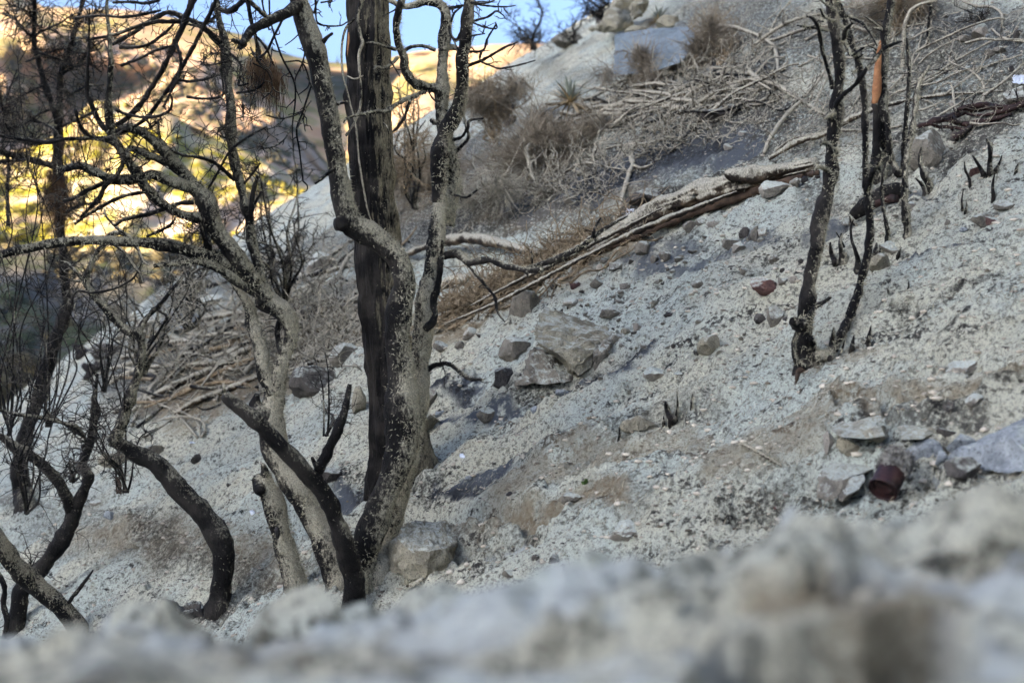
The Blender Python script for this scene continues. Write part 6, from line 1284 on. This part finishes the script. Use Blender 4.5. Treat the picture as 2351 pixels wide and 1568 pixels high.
# two fresh sprouts
for k, (u, v, lb) in enumerate([(850, 1088, 'tiny green sprout at the left foot of the pine'), (2026, 833, 'tiny sprout at the foot of the right twin stem'), (1697, 1213, 'small sprout in the tan bank right of the flat-topped block')]):
    if k == 1: u, v = 1908, 826
    if k == 2: u, v = 1345, 1113
    Y = ground_hit(u, v); b = at(u, v, Y); r = np.random.default_rng(k); root = link('sprout', None, label=lb, cat='sprout', loc=b)
    for j in range(7):
        d = np.array([r.normal(0, .7), r.normal(0, .7), 1.0]); d /= np.linalg.norm(d); l = r.uniform(.012, .024); s = np.cross(d, [0, 1, 0.2]); s = s / np.linalg.norm(s) * l * .28
        link('leaf', raw_mesh('leaf', [d * 0, d * l * .5 + s, d * l, d * l * .5 - s], [[0, 1, 2, 3]]), M['green'], root)

# ------------------------------------------------------------------ what lies on the ash: crumbs, charcoal bits, fibres
def scatter_uv(n, seed, y0=2.2, y1=9.5):
    r = np.random.default_rng(seed); y = y0 * np.exp(r.uniform(0, 1, n) * math.log(y1 / y0)); x = y * r.uniform(-.42, .42, n); return x, y, r
def crumbs(name, label, n, seed, smin, smax, mat, y1=9.5, flat=.6, clump=0.0):
    x, y, r = scatter_uv(n, seed, 2.2, y1)
    if clump: 
        k = fbm2(x * 3 + y, y * 2, 3, seed) + r.normal(0, .3, n) > clump; x, y = x[k], y[k]; n = len(x)
    z = ground_z(x, y); sv, sf = SPH[1]; sv = sv[:]; m = len(sv)
    R = (smin * (smax / smin) ** r.uniform(0, 1, n) ** 2)[:, None, None] * np.array([1.25, 1, flat]) * (1 + .35 * r.normal(size=(n, m, 1)).clip(-1.5, 1.5) * .6)
    a = r.uniform(0, 6.283, n); X = sv[None] * R; c, s = np.cos(a)[:, None], np.sin(a)[:, None]
    X = np.stack([X[..., 0] * c - X[..., 1] * s, X[..., 0] * s + X[..., 1] * c, X[..., 2]], -1)
    V = (np.stack([x, y, z], -1)[:, None, :] + X).reshape(-1, 3); F = (sf[None] + (np.arange(n) * m)[:, None, None]).reshape(-1, 3)
    link(name, raw_mesh(name, V, tris=F, smooth=False), M[mat], kind='stuff', label=label, cat='debris')
crumbs('charcoal_debris', 'charcoal bits scattered over the ash', 16000, 501, .0012, .0065, 'charcoal', clump=.15, flat=.35)
crumbs('soil_debris', 'brown soil crumbs scattered over the ash', 18000, 502, .0015, .009, 'crumb', clump=-.1, flat=.5)
crumbs('ash_debris', 'pale ash clods scattered over the slope', 17000, 503, .002, .013, 'crumb_pale', flat=.55)
def fibres(name, label, n, seed, L, w, mat, lift=.35):
    x, y, r = scatter_uv(n, seed, 2.2, 8.0); z = ground_z(x, y); P = np.stack([x, y, z], -1); a = r.uniform(0, 6.283, n); l = r.uniform(*L, n)
    d = np.stack([np.cos(a), np.sin(a), GB * np.cos(a) + .2 * np.sin(a) + r.normal(0, lift, n)], -1) * l[:, None]; s = np.stack([-np.sin(a), np.cos(a), 0 * a + .3], -1) * (w * .5)
    V = np.stack([P - s, P + s, P + d + np.array([0, 0, .001])], 1).reshape(-1, 3)
    link(name, raw_mesh(name, V, tris=np.arange(n * 3).reshape(-1, 3), smooth=False), M[mat], kind='stuff', label=label, cat='litter')
fibres('ash_litter', 'shaggy ash-coated needle litter covering the slope', 110000, 511, (.008, .026), .0022, 'fuzz')
fibres('needle_litter', 'loose brown pine needles on the ash', 5000, 512, (.03, .08), .0012, 'twig_brown', .15)
# two soft lumps on the bank in front of the lens
def bank_stone(u, v, w, h, Y, label, seed):
    sc = Y / FPX; link('stone', rock_mesh('stone', (w / 2 * sc, w / 2.4 * sc, h / 2 * sc), seed, 4, 4, .06), M['soil'], label=label, cat='stone', loc=at(u, v, Y))
bank_stone(305, 1440, 125, 125, 1.28, 'pale out-of-focus stone on the foreground bank, the smaller one', 21)
bank_stone(715, 1430, 280, 175, 1.27, 'broad pale out-of-focus stone on the foreground bank', 22)


# ------------------------------------------------------------------ air: thin haze filling the valley
bm = bmesh.new(); bmesh.ops.create_cube(bm, size=1.0)
for v in bm.verts: v.co = (v.co.x * 2600, 700 + v.co.y * 2000, 50 + v.co.z * 380)
me = bpy.data.meshes.new('haze'); bm.to_mesh(me); bm.free()
hm = bpy.data.materials.new('haze'); hm.use_nodes = True; hn = hm.node_tree; hn.nodes.remove(hn.nodes['Principled BSDF'])
pv = hn.nodes.new('ShaderNodeVolumePrincipled'); pv.inputs['Density'].default_value = .00005; pv.inputs['Color'].default_value = (.42, .68, 1.0, 1); pv.inputs['Anisotropy'].default_value = .0
hn.links.new(pv.outputs[0], hn.nodes['Material Output'].inputs['Volume'])
link('haze', me, hm, kind='stuff', label='thin bluish haze in the air of the valley', cat='haze')
